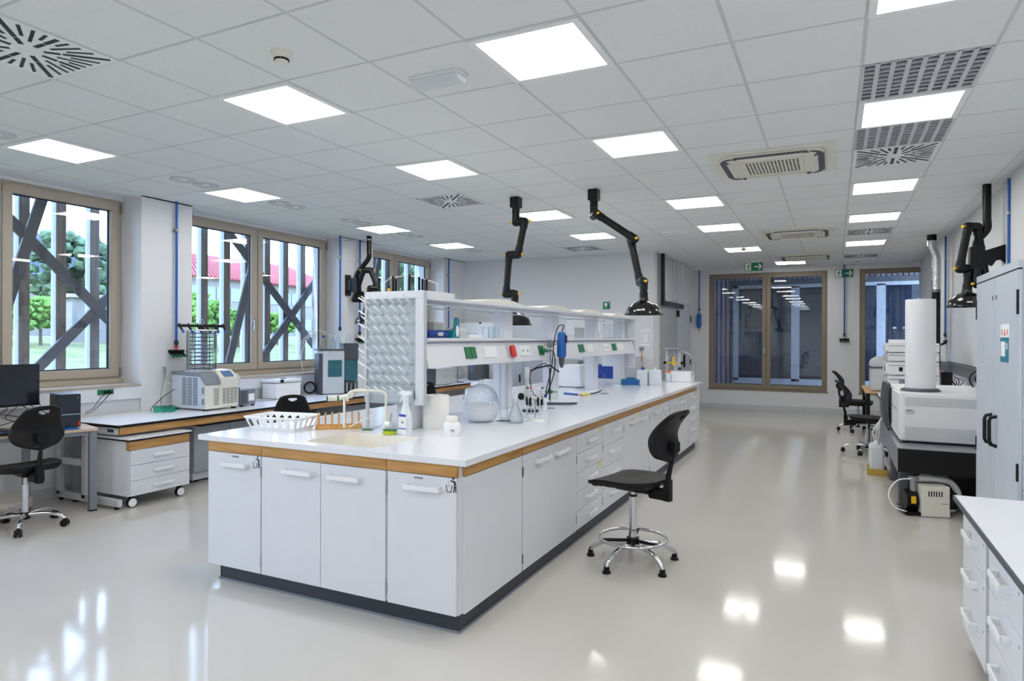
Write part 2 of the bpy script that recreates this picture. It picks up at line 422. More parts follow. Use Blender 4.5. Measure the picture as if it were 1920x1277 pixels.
# ---------------------------------------------------------------- windows
def left_window(n, y0, y1, mull, hy):
    z0, z1 = 1.06, 2.965; x = LXW; f = .075; D = .07
    root = thing('window_%d' % n, None, None, (x, (y0 + y1) / 2, z0), kind='structure')
    fr = MB()
    fr.box(x - D, x, y0, y1, z0, z0 + f).box(x - D, x, y0, y1, z1 - f, z1)
    fr.box(x - D, x, y0, y0 + f * .55, z0 + f, z1 - f).box(x - D, x, y1 - f * .55, y1, z0 + f, z1 - f)
    ob('frame', fr, M['beige'], root)
    edges = [y0 + .03] + mull + [y1 - .03]
    for k in range(len(edges) - 1):
        a, c = edges[k] + .006, edges[k + 1] - .006; s = .085
        sm = MB(); X0, X1 = x - D + .01, x + .018; za, zb = z0 + .03, z1 - .03
        sm.box(X0, X1, a, c, za, za + s).box(X0, X1, a, c, zb - s, zb).box(X0, X1, a, a + s, za + s, zb - s).box(X0, X1, c - s, c, za + s, zb - s)
        sh = ob('sash', sm, M['beige'], root, bev=.004)
        gk = MB(); t = .012
        gk.box(x - .045, x - .03, a + s - .001, a + s + t, za + s, zb - s).box(x - .045, x - .03, c - s - t, c - s, za + s, zb - s)
        gk.box(x - .045, x - .03, a + s, c - s, za + s, za + s + t).box(x - .045, x - .03, a + s, c - s, zb - s - t, zb - s)
        ob('gasket', gk, M['navy'], sh)
        ob('glass_pane', MB().box(x - .042, x - .034, a + s, c - s, za + s, zb - s), M['glasswin'], sh)
    ob('window_board', MB().box(x - .0, LX + .03, y0 - .0, y1 + .0, 1.0, 1.022).box(x, x + .05, y0, y1, 1.022, z0 + .01), M['beige'], root, bev=.003)
    if hy:
        h = MB().cyl((x + .018, hy, 1.72), (x + .05, hy, 1.72), .012).box(x + .042, x + .056, hy - .01, hy + .01, 1.60, 1.73).box(x + .015, x + .022, hy - .016, hy + .016, 1.68, 1.76)
        ob('window_handle', h, M['steel'], root)
    hg = MB()
    for z in (1.14, 2.87): hg.cyl((x + .02, y1 - .018, z - .045), (x + .02, y1 - .018, z + .045), .010)
    ob('hinge', hg, M['beigedark'], root)
left_window(1, 1.22, 4.50, [2.25, 3.36], None)
left_window(2, 5.14, 7.67, [6.345], 6.27)
left_window(3, 8.41, 10.50, [9.36], 9.30)
left_window(4, -2.4, .54, [-1.0], None)
def far_window(n, x0, x1, z0, z1, mull, hx):
    y = YB + .02; f = .06
    root = thing('window_%d' % n, None, None, ((x0 + x1) / 2, y, z0), kind='structure')
    ob('frame', MB().box(x0, x1, y, y + .08, z0, z0 + f).box(x0, x1, y, y + .08, z1 - f, z1).box(x0, x0 + f, y, y + .08, z0 + f, z1 - f).box(x1 - f, x1, y, y + .08, z0 + f, z1 - f)
       .box(x0 - .02, x1 + .02, y - .03, y + .02, z0 - .03, z0), M['beigedark'], root)
    E_ = [x0 + .02] + mull + [x1 - .02]
    for k in range(len(E_) - 1):
        a, c = E_[k] + .004, E_[k + 1] - .004; s = .078; za, zb = z0 + .025, z1 - .025
        sh = ob('sash', MB().box(a, c, y - .012, y + .06, za, za + s).box(a, c, y - .012, y + .06, zb - s, zb).box(a, a + s, y - .012, y + .06, za + s, zb - s).box(c - s, c, y - .012, y + .06, za + s, zb - s), M['beigedark'], root, bev=.004)
        ob('glass_pane', MB().box(a + s, c - s, y + .02, y + .028, za + s, zb - s), M['glasswin'], sh)
    if hx: ob('window_handle', MB().box(hx - .014, hx + .014, y - .02, y - .012, 1.22, 1.33).box(hx - .009, hx + .009, y - .05, y - .035, 1.20, 1.31).cyl((hx, y - .02, 1.29), (hx, y - .04, 1.29), .008), M['steel'], root)
far_window(5, W1[0], W1[1], W1[2], W1[3], [-1.285], -1.32)
far_window(6, W2[0], 1.72, W2[2], W2[3], [], None)

# ================================================================ OUTSIDE LEFT
OX = -7.30
def fin(y):
    r = thing('timber_fin', 'weathered brown vertical timber fin of the screen outside the left windows', 'facade fin', (OX, y, -.3), group='timber fins outside the left windows')
    ob('fin_board', MB().box(OX - .09, OX, y + .004, y + .10, -.3, 3.9), M['fin'], r)
    ob('fin_flank', MB().box(OX - .09, OX - .004, y, y + .008, -.3, 3.9), M['finwhite'], r)  # thin pale slab carries the painted lit side of the fin
    return r
f0 = fin(3.73)
ys = [3.73 + .351 * k for k in range(-8, 24)]
FW = {0: 'first brown timber fin from the left seen through the leftmost window', 1: 'second brown timber fin from the left seen through the leftmost window', 2: 'third brown timber fin from the left seen through the leftmost window',
      6: 'first brown timber fin from the left seen through the middle window', 7: 'second brown timber fin from the left seen through the middle window', 8: 'third brown timber fin from the left seen through the middle window',
      9: 'first brown timber fin from the left in the right pane of the middle window', 10: 'middle brown timber fin in the right pane of the middle window', 11: 'last brown timber fin in the right pane of the middle window',
      15: 'brown timber fin at the left edge of the third window behind the arm', 17: 'left brown timber fin in the right pane of the third window', 18: 'right brown timber fin in the right pane of the third window'}
f0['label'] = FW[0]
for y in ys:
    k = round((y - 3.73) / .351)
    if k: dup(f0, (OX, y, -.3), label=FW.get(k, 'weathered brown vertical timber fin of the outside screen, hidden behind the wall or frames'), group='timber fins outside the left windows')
def brace(p, q, lab):
    p = Vector(p); q = Vector(q); d = (q - p).normalized(); n = Vector((0, -d.z, d.y)); x = Vector((1, 0, 0)); b = MB(); w = .052
    vs = [P + n * w * i + x * .014 * j for P in (p, q) for i in (-1, 1) for j in (-1, 1)]
    b.add(vs, [(0, 1, 3, 2), (4, 6, 7, 5), (0, 4, 5, 1), (2, 3, 7, 6), (0, 2, 6, 4), (1, 5, 7, 3)])
    ob('diagonal_brace', b, M['brace'], label=lab, cat='brace', group=None)
X_ = OX + .06
brace((X_, 3.45, 2.82), (X_, 4.95, 1.36), 'dark steel brace falling to the right outside the leftmost window, passing the tree')
brace((X_ + .03, 3.50, 1.55), (X_ + .03, 4.02, 3.35), 'steep dark steel brace rising at the left end of the leftmost window')
brace((X_ - .02, 3.70, 1.0), (X_ - .02, 5.00, 2.36), 'dark steel brace rising to the right outside the bottom right of the leftmost window')
brace((X_, 5.85, 3.25), (X_, 8.0, 1.2), 'dark steel brace falling to the right outside the middle window')
brace((X_ + .03, 6.13, .95), (X_ + .03, 6.80, 3.3), 'steep dark steel brace outside the left pane of the middle window')
brace((X_ - .02, 6.6, 1.0), (X_ - .02, 8.1, 2.65), 'dark steel brace rising to the right outside the right pane of the middle window')
brace((X_, 8.55, 3.1), (X_, 9.5, 1.9), 'dark steel brace falling behind the wall mounted arm outside the third window')
brace((X_ + .03, 9.15, 2.0), (X_ + .03, 9.5, 3.3), 'dark steel brace rising steeply outside the third window')
GS = lambda x, y=0: -.35 + max(0.0, min(1.0, (-x - 8) / 24.0)) * 1.85      # lawn rises gently away from the building
gb_ = MB(); gb_.grid(lambda u, v: (-7.16 - 150 * u ** 1.6, -60 + 220 * v, GS(-7.16 - 150 * u ** 1.6) + .05 * math.sin(v * 70 + u * 30)), 40, 60, lambda u, v: (0, 0, -.2))
struct('ground', gb_, M['grass'], loc=(-40, 20, -.55))
# garden wall, shed, tiled building, trees, hill
def tree(x, y, z, h, r, m, lab, cat='tree', seed=1, group=None):
    rnd = random.Random(seed); t = thing('tree', lab, cat, (x, y, z), group=group)
    ob('trunk', MB().cyl((x, y, z), (x, y, z + h * .55), .035 * h, .02 * h, n=8), M['bark'], t)
    b = MB()
    for k in range(190):
        a = rnd.uniform(0, 2 * PI); q = rnd.uniform(.1, 1) ** .6; hh = rnd.uniform(-.75, 1)
        s = r * rnd.uniform(.09, .19)
        c = Vector((x + math.cos(a) * r * q * (1 - .35 * max(0, hh)), y + math.sin(a) * r * q * (1 - .35 * max(0, hh)), z + h * .62 + hh * h * .32))
        n0 = len(b.v); b.sph(c, s, s, s * .8, nu=8, nv=5)
        for i in range(n0, len(b.v)): b.v[i] = b.v[i] + Vector([rnd.uniform(-.3, .3) * s for _ in range(3)])
    ob('crown', b, m, t); return t
from mathutils import noise as _n
def outside():
    def at(u, D):   # horizontal position seen through pixel column u at distance D
        yaw = -0.4549; k = (u - 960) / 1233.67
        d = Vector((math.sin(yaw) + k * math.cos(yaw), math.cos(yaw) - k * math.sin(yaw), 0)); d.normalize(); return d * D
    G = 1.45
    def tr(u, D, h, r, m, lab, seed): p = at(u, D); tree(p.x, p.y, GS(p.x) - .05, h, r, m, lab, seed=seed)
    tr(140, 37, 5.0, 1.75, M['leaf'], 'large pine tree with wide crown seen through the leftmost window', 3)
    tr(206, 52, 4.9, 1.5, M['leaf'], 'smaller pine at the right edge of the leftmost window', 4)
    tr(20, 30, 1.9, .75, M['leaf2'], 'small bright green tree low at the left edge of the leftmost window', 9)
    tr(76, 31, 2.0, .8, M['leaf2'], 'small bright green tree before the garden wall in the leftmost window', 10)
    tr(360, 31, 2.6, .9, M['leaf2'], 'bright green tree at the left edge of the middle window', 20)
    tr(404, 32.5, 2.3, .8, M['leaf2'], 'bright green tree right of the first fin in the middle window', 21)
    tr(447, 34, 1.9, .8, M['leaf2'], 'round green tree behind the steep brace of the middle window', 22)
    tr(520, 38, 1.8, .9, M['leaf2'], 'low green tree behind the crossing braces of the middle window', 23)
    tr(735, 34, 6.2, 1.9, M['leaf'], 'dark tree behind the third window', 31)
    tr(800, 44, 6.0, 2.0, M['leaf2'], 'green tree behind the right pane of the third window', 32)
    def slab(b, a, c, n, t, z0, z1):
        vs = [P + n * s * t + Vector((0, 0, z)) for P in (a, c) for s in (-.5, .5) for z in (z0, z1)]
        b.add(vs, [(0, 1, 3, 2), (4, 6, 7, 5), (0, 4, 5, 1), (2, 3, 7, 6), (0, 2, 6, 4), (1, 5, 7, 3)])
    a, c = at(-260, 42), at(560, 56)
    d = (c - a).normalized(); n = Vector((-d.y, d.x, 0)); b = MB()
    slab(b, a, c, n, .3, G - .2, 2.75)
    ob('garden_wall', b, M['render'], label='long pale rendered garden wall at the far edge of the lawn', cat='garden wall')
    a, c = at(126, 33), at(206, 33.5); d = (c - a).normalized(); n = Vector((-d.y, d.x, 0))
    r = thing('garden_shed', 'low white shed with a dark flat roof edge under the pine tree', 'shed', (a + c) / 2 + Vector((0, 0, G)))
    b = MB(); slab(b, a, c, n, 1.2, 1.2, 3.1); ob('wall', b, M['render'], r)
    b = MB(); slab(b, a - d * .2, c + d * .2, n, 1.5, 3.1, 3.25); ob('roof', b, M['beigedark'], r)
    # red roofed building
    a, c = at(300, 66), at(640, 84); d = (c - a).normalized(); n = Vector((-d.y, d.x, 0))
    if n.dot(a) < 0: n = -n
    r = thing('villa', 'long pale two storey building with a red tiled roof beyond the lawn', 'building', (a + c) / 2 + n * 5 + Vector((0, 0, G)))
    b = MB(); slab(b, a + n * 5, c + n * 5, n, 10, G, 7.15); ob('wall', b, M['render'], r)
    EV = 7.1
    b = MB(); o0, o1 = a - d * .6 - n * .6, c + d * .6 - n * .6; q0, q1 = a + d * 4 + n * 5, c - d * 4 + n * 5; s0, s1 = a - d * .6 + n * 10.6, c + d * .6 + n * 10.6
    Z = lambda p, z: (p.x, p.y, z)
    b.add([Z(o0, EV), Z(o1, EV), Z(q1, 9.9), Z(q0, 9.9), Z(s0, EV), Z(s1, EV)], [(0, 1, 2, 3), (4, 3, 2, 5), (0, 3, 4), (1, 5, 2), (0, 4, 5, 1)])
    for k in range(60):
        t = k / 60; P0 = o0.lerp(o1, t + .008); P1 = q0.lerp(q1, t + .008)
        b.tube([Z(P0, EV + .05), Z(P1, 9.95)], .12, n=5)
    ob('roof', b, M['roof'], r)
    b = MB(); b2 = MB()
    for k in range(14):
        t = .04 + k * .068
        for z in (2.2, 5.0):
            P = a.lerp(c, t) - n * .02; slab(b, P, P + d * 1.5, n, .1, z, z + 1.3)
    ob('window_band', b, M['bluepane'], r)
    # second small house with red roof, hill
    a, c = at(130, 80), at(-60, 80); d = (c - a).normalized(); n = a.normalized()
    b = MB(); rr = thing('house', 'distant cream house with low orange roof left of the pine tree', 'house', (a + c) / 2 + Vector((0, 0, G)))
    slab(b, a, c, n, 6, G, 6.0); ob('wall', b, M['render'], rr)
    b = MB().add([Z(a - n * 3.4, 6.0), Z(c - n * 3.4, 6.0), Z(c + n * 3.4, 6.0), Z(a + n * 3.4, 6.0), Z(a * .99 + c * .01, 7.0), Z(c * .99 + a * .01, 7.0)], [(0, 1, 5, 4), (2, 3, 4, 5), (0, 4, 3), (1, 2, 5), (0, 3, 2, 1)])
    ob('roof', b, M['roof'], rr)
    b = MB(); nu, nv = 40, 8
    def hp(u, v):
        P = at(-900 + u * 1500, 150 + v * 60); h = 27 * math.exp(-((u - .60) / .14) ** 2) + 5
        z = G - 1 + h * math.sin(v * PI / 2) * (1 + .25 * _n.noise(Vector((u * 9, v * 3, 0)))) ; return (P.x, P.y, z)
    b.grid(hp, nu, nv, lambda u, v: (0, 0, -3))
    ob('hill', b, M['hill'], label='hazy scrub covered hillside far beyond the lawn', cat='hill')
outside()

# ================================================================ COURTYARD BEHIND THE FAR WALL
CY = 16.9
b = MB(); b.box(-2.95, 3.6, CY + .08, CY + .2, 2.78, 9.0).box(-2.95, -2.2, CY + .08, CY + .2, -.3, 2.78).box(-2.2, 3.6, CY + .08, CY + .2, -.3, .45)
b.box(-3.05, -2.95, YB + .35, CY + .2, -.3, 9.0).box(3.6, 3.7, YB + .35, CY + .2, -.3, 9.0)  # right wall unseen, added with the extra height to cut sky light
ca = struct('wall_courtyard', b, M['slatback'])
s = MB(); x = -2.93
while x < 3.5:
    if x < -2.28: s.box(x, x + .085, CY + .03, CY + .08, .18, 9.0)
    else: s.box(x, x + .085, CY + .03, CY + .08, 2.92, 9.0)
    x += .108
ob('cladding_slats', s, M['slat'], ca)
y = YB + .4; s = MB()
while y < CY: s.box(-2.95, -2.90, y, y + .085, .1, 9.0); y += .108
ob('cladding_slats', s, M['slat'], ca)
cw = thing('window_7', None, None, (.2, CY, .3), kind='structure')
f = MB().box(-2.22, 3.5, CY - .02, CY + .07, .42, .56).box(-2.22, 3.5, CY - .02, CY + .07, 2.72, 2.80).box(-2.22, -2.1, CY - .02, CY + .07, .5, 2.8)
for xx in (-.82, .95): f.box(xx - .09, xx + .09, CY - .02, CY + .07, .5, 2.75)
f.box(-2.3, 3.5, CY - .12, CY + .05, .30, .40)
ob('frame', f, M['upvc'], cw)
ob('glass_pane', MB().box(-2.1, 3.5, CY + .03, CY + .04, .5, 2.75), M['glassdark'], cw)
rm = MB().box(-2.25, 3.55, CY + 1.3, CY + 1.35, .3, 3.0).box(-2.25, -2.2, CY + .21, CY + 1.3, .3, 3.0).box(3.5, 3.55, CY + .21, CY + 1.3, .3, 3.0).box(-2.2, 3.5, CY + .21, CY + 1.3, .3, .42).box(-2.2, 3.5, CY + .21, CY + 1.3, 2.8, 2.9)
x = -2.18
while x < 3.45: rm.box(x, x + .06, CY + 1.27, CY + 1.3, .42, 2.8); x += .12  # slats stand in for the cladding reflected in the glass
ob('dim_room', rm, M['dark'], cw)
ob('head_panel', MB().box(-2.3, 3.5, CY - .04, CY + .07, 2.80, 2.92), M['darkgrey'], cw)
struct('ground', MB().box(-3.1, 3.6, YB + .3, CY + .3, -.3, -.05), M['midgrey'])

# ================================================================ CEILING FITTINGS
def cell_c(i, j): return gx(i) + .3, gy(j) + .3
def light(i, j, lab, grp=None):
    x, y = cell_c(i, j); h = .297; w = .262
    r = thing('ceiling_light', lab, 'ceiling light', (x, y, ZC - .012), group=grp)
    f = MB()
    for a in ((-h, h, -h, -w), (-h, h, w, h), (-h, -w, -w, w), (w, h, -w, w)): f.box(a[0], a[1], a[2], a[3], -.0, .03)
    ob('frame', f, M['panelframe'], r, w=False)
    ob('diffuser', MB().box(-w, w, -w, w, .003, .012), M['light'], r, w=False); return r
POS = {0: 'nearest', 3: 'second', 7: 'third', 10: 'fourth', 14: 'fifth', 18: 'last'}
ROW = {1: 'row above the island right edge', -2: 'row above the island left side', -6: 'row along the left windows', 4: 'row along the right wall'}
l0 = None
for i, j in lights:
    lab = 'square LED ceiling panel, %s from camera, %s' % (POS[j], ROW[i]) if (j >= 0 and i in ROW) else 'square white LED ceiling panel behind the camera'
    if (i, j) == (2, 18): lab = 'square white LED ceiling panel at the far end beside the last air conditioner cassette'
    grp = 'square LED ceiling panels' if j >= 0 else 'LED ceiling panels behind the camera'
    if l0 is None: l0 = light(i, j, lab, grp)
    else:
        x, y = cell_c(i, j); dup(l0, (x, y, ZC - .012), label=lab, group=grp)
def diffuser(i, j, lab):
    x, y = cell_c(i, j); h = .295
    r = thing('swirl_diffuser', lab, 'air diffuser', (x, y, ZC - .006), group='square swirl air diffusers')
    ob('plate', MB().box(-h, h, -h, h, 0, .02), M['panelframe'], r, w=False)
    s = MB()
    for k in range(32):
        a = 2 * PI * k / 32 + .0; ca_, sa = math.cos(a), math.sin(a); mx = .268 / max(abs(ca_), abs(sa))
        segs = [(.075, .15), (.16, mx)] if k % 4 == 0 else ([(.13, mx)] if k % 2 == 0 else [(.19, mx)])
        wd = .0085 if k % 4 else .012
        for r0, r1 in segs:
            if r1 - r0 < .02: continue
            n = Vector((-sa, ca_, 0)); d = Vector((ca_, sa, 0)); vs = []
            for z in (-.0015, .004):
                vs += [d * r0 + n * wd + Vector((0, 0, z)), d * r1 + n * wd + Vector((0, 0, z)), d * r1 - n * wd + Vector((0, 0, z)), d * r0 - n * wd + Vector((0, 0, z))]
            s.add(vs, [(0, 3, 2, 1), (4, 5, 6, 7), (0, 1, 5, 4), (1, 2, 6, 5), (2, 3, 7, 6), (3, 0, 4, 7)])
    ob('slots', s, M['black'], r, w=False); return r
DL = {(4, 5): 'white square swirl diffuser with black slots next to the second egg crate grille', (4, 12): 'white square swirl diffuser between the last two light panels on the right', (4, 17): 'farthest white square swirl diffuser in the right strip',
      (-3, 5): 'white square swirl diffuser left of the first hanging black arm', (-3, 12): 'white square swirl diffuser between the two hanging black arms', (-3, -2): 'large white square swirl diffuser cut by the top left corner of the photo'}
d0 = None
for q in diffs:
    if d0 is None: d0 = diffuser(q[0], q[1], DL[q])
    else:
        x, y = cell_c(*q); dup(d0, (x, y, ZC - .006), label=DL[q])
def grille(i, j, lab):
    x, y = cell_c(i, j); h = .296
    r = thing('egg_crate_grille', lab, 'ventilation grille', (x, y, ZC - .005), group='egg crate grilles')
    f = MB()
    for k in range(9): a = -h + k * (2 * h) / 8; f.box(a - (.012), a + .012, -h, h, 0, .012) if 0 < k < 8 else f.box(max(a - .012, -h), min(a + .012, h), -h, h, 0, .012)
    for k in range(10): a = -h + .006 + k * (2 * h - .012) / 9; f.box(-h, h, a - .006, a + .006, .001, .011)
    ob('lattice', f, M['lightgrey'], r, w=False)
    ob('duct_box', MB().box(-h, h, -h, h, .045, .06).box(-h, -h + .004, -h, h, .012, .045).box(h - .004, h, -h, h, .012, .045).box(-h, h, -h, -h + .004, .012, .045).box(-h, h, h - .004, h, .012, .045), M['grey'], r, w=False); return r
grille(4, 2, 'grey egg crate ceiling grille, nearer of the two in the right strip')
grille(4, 4, 'grey egg crate ceiling grille between a light panel and a swirl diffuser')
def cassette(x, y, lab):
    r = thing('air_conditioner_cassette', lab, 'air conditioner', (x, y, ZC), group='ceiling air conditioner cassettes')
    H = .475
    ob('face_plate', MB().prism(rrect(2 * H, 2 * H, .03), 'z', -.012, -.001), M['cream'], r, w=False)
    ob('body', MB().prism(rrect(.80, .80, .12), 'z', -.03, -.010), M['cream'], r, w=False, bev=.006)
    sl = MB()
    for k in range(4):
        m = Matrix.Rotation(k * PI / 2, 4, 'Z'); sl.m = m; sl.prism([(-.29, .335), (.29, .335), (.275, .395), (-.275, .395)], 'z', -.034, -.028)
        for q in range(6):
            a0 = rad(45 - 30 + q * 10); a1 = rad(45 - 30 + (q + 1) * 10 + 1); c = Vector((.27, .27, 0)); R0, R1 = .085, .118
            sl.add([(c.x + R0 * math.cos(a0), c.y + R0 * math.sin(a0), -.034), (c.x + R1 * math.cos(a0), c.y + R1 * math.sin(a0), -.034), (c.x + R1 * math.cos(a1), c.y + R1 * math.sin(a1), -.034), (c.x + R0 * math.cos(a1), c.y + R0 * math.sin(a1), -.034)], [(0, 1, 2, 3)])
    sl.m = Matrix(); ob('air_slots', sl, M['darkgrey'], r, w=False)
    for k in range(4):
        fl = MB(); fl.m = Matrix.Rotation(k * PI / 2, 4, 'Z'); fl.grid(lambda u, v: ((u - .5) * .5, .318 + v * .030, -.036 - .012 * math.sin(v * PI)), 8, 4, lambda u, v: (0, 0, .004)); fl.m = Matrix()
        ob('flap', fl, M['cream'], r, w=False)
    g = MB().box(-.21, .21, -.21, .21, -.034, -.028)
    ob('grille_back', g, M['black'], r, w=False)
    g = MB()
    for k in range(16): a = -.21 + k * .028; g.box(a - .0055, a + .0055, -.21, .21, -.039, -.035)
    for k in range(9): a = -.21 + k * .0525; g.box(-.212, .212, a - .003, a + .003, -.039, -.034)
    g.box(-.235, -.21, -.235, .235, -.037, -.028).box(.21, .235, -.235, .235, -.037, -.028).box(-.21, .21, -.235, -.21, -.037, -.028).box(-.21, .21, .21, .235, -.037, -.028)
    ob('intake_grille', g, M['cream'], r, w=False); return r
a0 = cassette(-.466, 5.98, 'cream four way air conditioner cassette, nearest and largest of the three')
dup(a0, (-.466, 10.1, ZC), label='cream four way air conditioner cassette, middle one of the three')
dup(a0, (-.466, 13.1, ZC), label='cream four way air conditioner cassette, farthest of the three near the back window')
def downlight(i, j, lab):
    x, y = cell_c(i, j)
    r = thing('twin_downlight', lab, 'recessed downlight', (x + .02, y, ZC - .006), group='round twin ceiling fittings along the windows')
    f = MB(); c = MB(); l = MB()
    for s in (-1, 1):
        f.lathe((0, s * .125, 0), [(.118, .01), (.118, -.004), (.105, -.008), (.09, -.002), (.09, .01)], n=28, cap=False)
        c.lathe((0, s * .125, 0), [(.09, -.002), (.06, .0045), (.035, .004)], n=24, cap=False)
        l.lathe((0, s * .125, 0), [(.0001, .001), (.035, .001), (.035, .004)], n=20)
    ob('rim', f, M['tbar'], r, w=False); ob('reflector', c, M['lightgrey'], r, w=False); ob('lamp_disc', l, M['whiteplastic'], r, w=False); return r
w0 = None
for j, lab in ((-1, 'round twin recessed ceiling fitting cut by the left edge of the photo'), (2, 'round twin recessed ceiling fitting left of the second window side light panel'), (4, 'round twin recessed ceiling fitting right of the second window side light panel'), (6, 'round twin recessed ceiling fitting left of the third window side light panel'), (8, 'round twin recessed ceiling fitting right of the third window side light panel'), (11, 'farthest round twin recessed ceiling fitting beyond the fourth window side light panel')):
    if w0 is None: w0 = downlight(-6, j, lab)
    else:
        x, y = cell_c(-6, j); dup(w0, (x + .02, y, ZC - .006), label=lab)
def smoke(x, y, lab):
    r = thing('smoke_detector', lab, 'smoke detector', (x, y, ZC), group='ceiling smoke detectors')
    ob('housing', MB().lathe((0, 0, 0), [(.056, 0), (.054, -.012), (.043, -.034), (.036, -.038)], n=28), M['cream'], r, w=False)
    s = MB()
    for k in range(10):
        a = 2 * PI * k / 10; s.m = Matrix.Rotation(a, 4, 'Z'); s.box(.030, .0385, -.009, .009, -.046, -.038)
    s.m = Matrix(); ob('slots', s, M['black'], r, w=False)
    ob('cap', MB().lathe((0, 0, 0), [(.030, -.038), (.034, -.048), (.025, -.056), (.001, -.057)], n=28), M['cream'], r, w=False); return r
s0 = smoke(-2.60, 2.56, 'round white smoke detector above the nearest light panel of the row over the island')
dup(s0, (-1.33, 11.35, ZC), label='round white smoke detector in front of a far light panel over the aisle')
dup(s0, (.40, 13.95, ZC), label='round white smoke detector at the far end of the right strip')
def emerg(x, y, lab):
    r = thing('emergency_light', lab, 'emergency light', (x, y, ZC), group='surface mounted emergency lights')
    ob('base', MB().box(-.165, .165, -.06, .06, -.018, 0), M['whiteplastic'], r, w=False, bev=.004)
    ob('lens', MB().prism([(-.055, -.018), (.055, -.018), (.046, -.055), (-.046, -.055)], 'x', -.155, .155), M['milky'], r, w=False, bev=.004); return r
e0 = emerg(-2.03, 3.18, 'white rectangular emergency light beside the nearest large light panel')
dup(e0, (-2.0, 9.26, ZC), label='white rectangular emergency light right of the second hanging black arm')

# exit signs
def exit_sign(x, y, z, lab, hang):
    r = thing('exit_sign', lab, 'exit sign', (x, y, z), group='green emergency exit signs')
    W, H = .165, .08
    ob('panel', MB().box(-W, W, -.004, .004, -H, H), M['signgreen'], r, w=False)
    p = MB().box(-.155, -.045, -.0055, -.004, -.07, .07)
    ar = MB().box(.015, .10, -.0055, -.004, -.012, .012).prism([(.085, .055), (.115, .055), (.148, 0), (.115, -.055), (.085, -.055), (.115, 0)], 'y', -.0055, -.004)
    ob('door_symbol', p, M['signwhite'], r, w=False); ob('arrow', ar, M['signwhite'], r, w=False)
    m = MB(); y0, y1 = -.0075, -.0055
    m.m = Matrix.Translation((-.095, 0, -.005))
    m.cyl((.012, y0, .050), (.012, y1, .050), .011, n=12)
    def st(a, c, w): 
        a = Vector((a[0], 0, a[1])); c = Vector((c[0], 0, c[1])); d = (c - a).normalized(); n = Vector((-d.z, 0, d.x)) * w
        m.prism([((a + n).x, (a + n).z), ((c + n).x, (c + n).z), ((c - n).x, (c - n).z), ((a - n).x, (a - n).z)], 'y', y0, y1)
    st((.008, .036), (-.004, -.008), .010); st((-.004, -.008), (.020, -.024), .006); st((.020, -.024), (.014, -.058), .005)
    st((-.004, -.008), (-.020, -.034), .006); st((-.020, -.034), (-.042, -.036), .005); st((.008, .030), (-.022, .020), .0045); st((-.022, .020), (-.028, .002), .004); st((.008, .030), (.032, .010), .0045); st((.032, .01), (.044, .020), .004)
    m.m = Matrix(); ob('running_figure', m, M['signgreen'], r, w=False)
    if hang: ob('bracket', MB().box(-.12, .12, -.006, .006, H, ZC - z), M['signwhite'], r, w=False)
exit_sign(-1.40, 13.5, 2.905, 'green exit sign with running figure and arrow, hung above the double back window', True)
exit_sign(.18, YB - .006, 2.835, 'green exit sign with running figure and arrow behind the blue pipe at the far right', False)
sg = thing('first_aid_sign', 'small square green safety sign on the back wall above the bench shelves', 'safety sign', (-3.64, 11.272, 2.095))
ob('panel', MB().box(-.065, .065, -.003, .003, -.065, .065), M['signgreen'], sg, w=False)
ob('symbol', MB().cyl((-.012, -.005, .02), (-.012, -.003, .02), .03, n=16).prism([(-.035, 0), (.01, 0), (-.012, -.05)], 'y', -.005, -.003).box(.03, .05, -.005, -.003, .028, .036).box(.036, .044, -.005, -.003, .022, .042), M['signwhite'], sg, w=False)
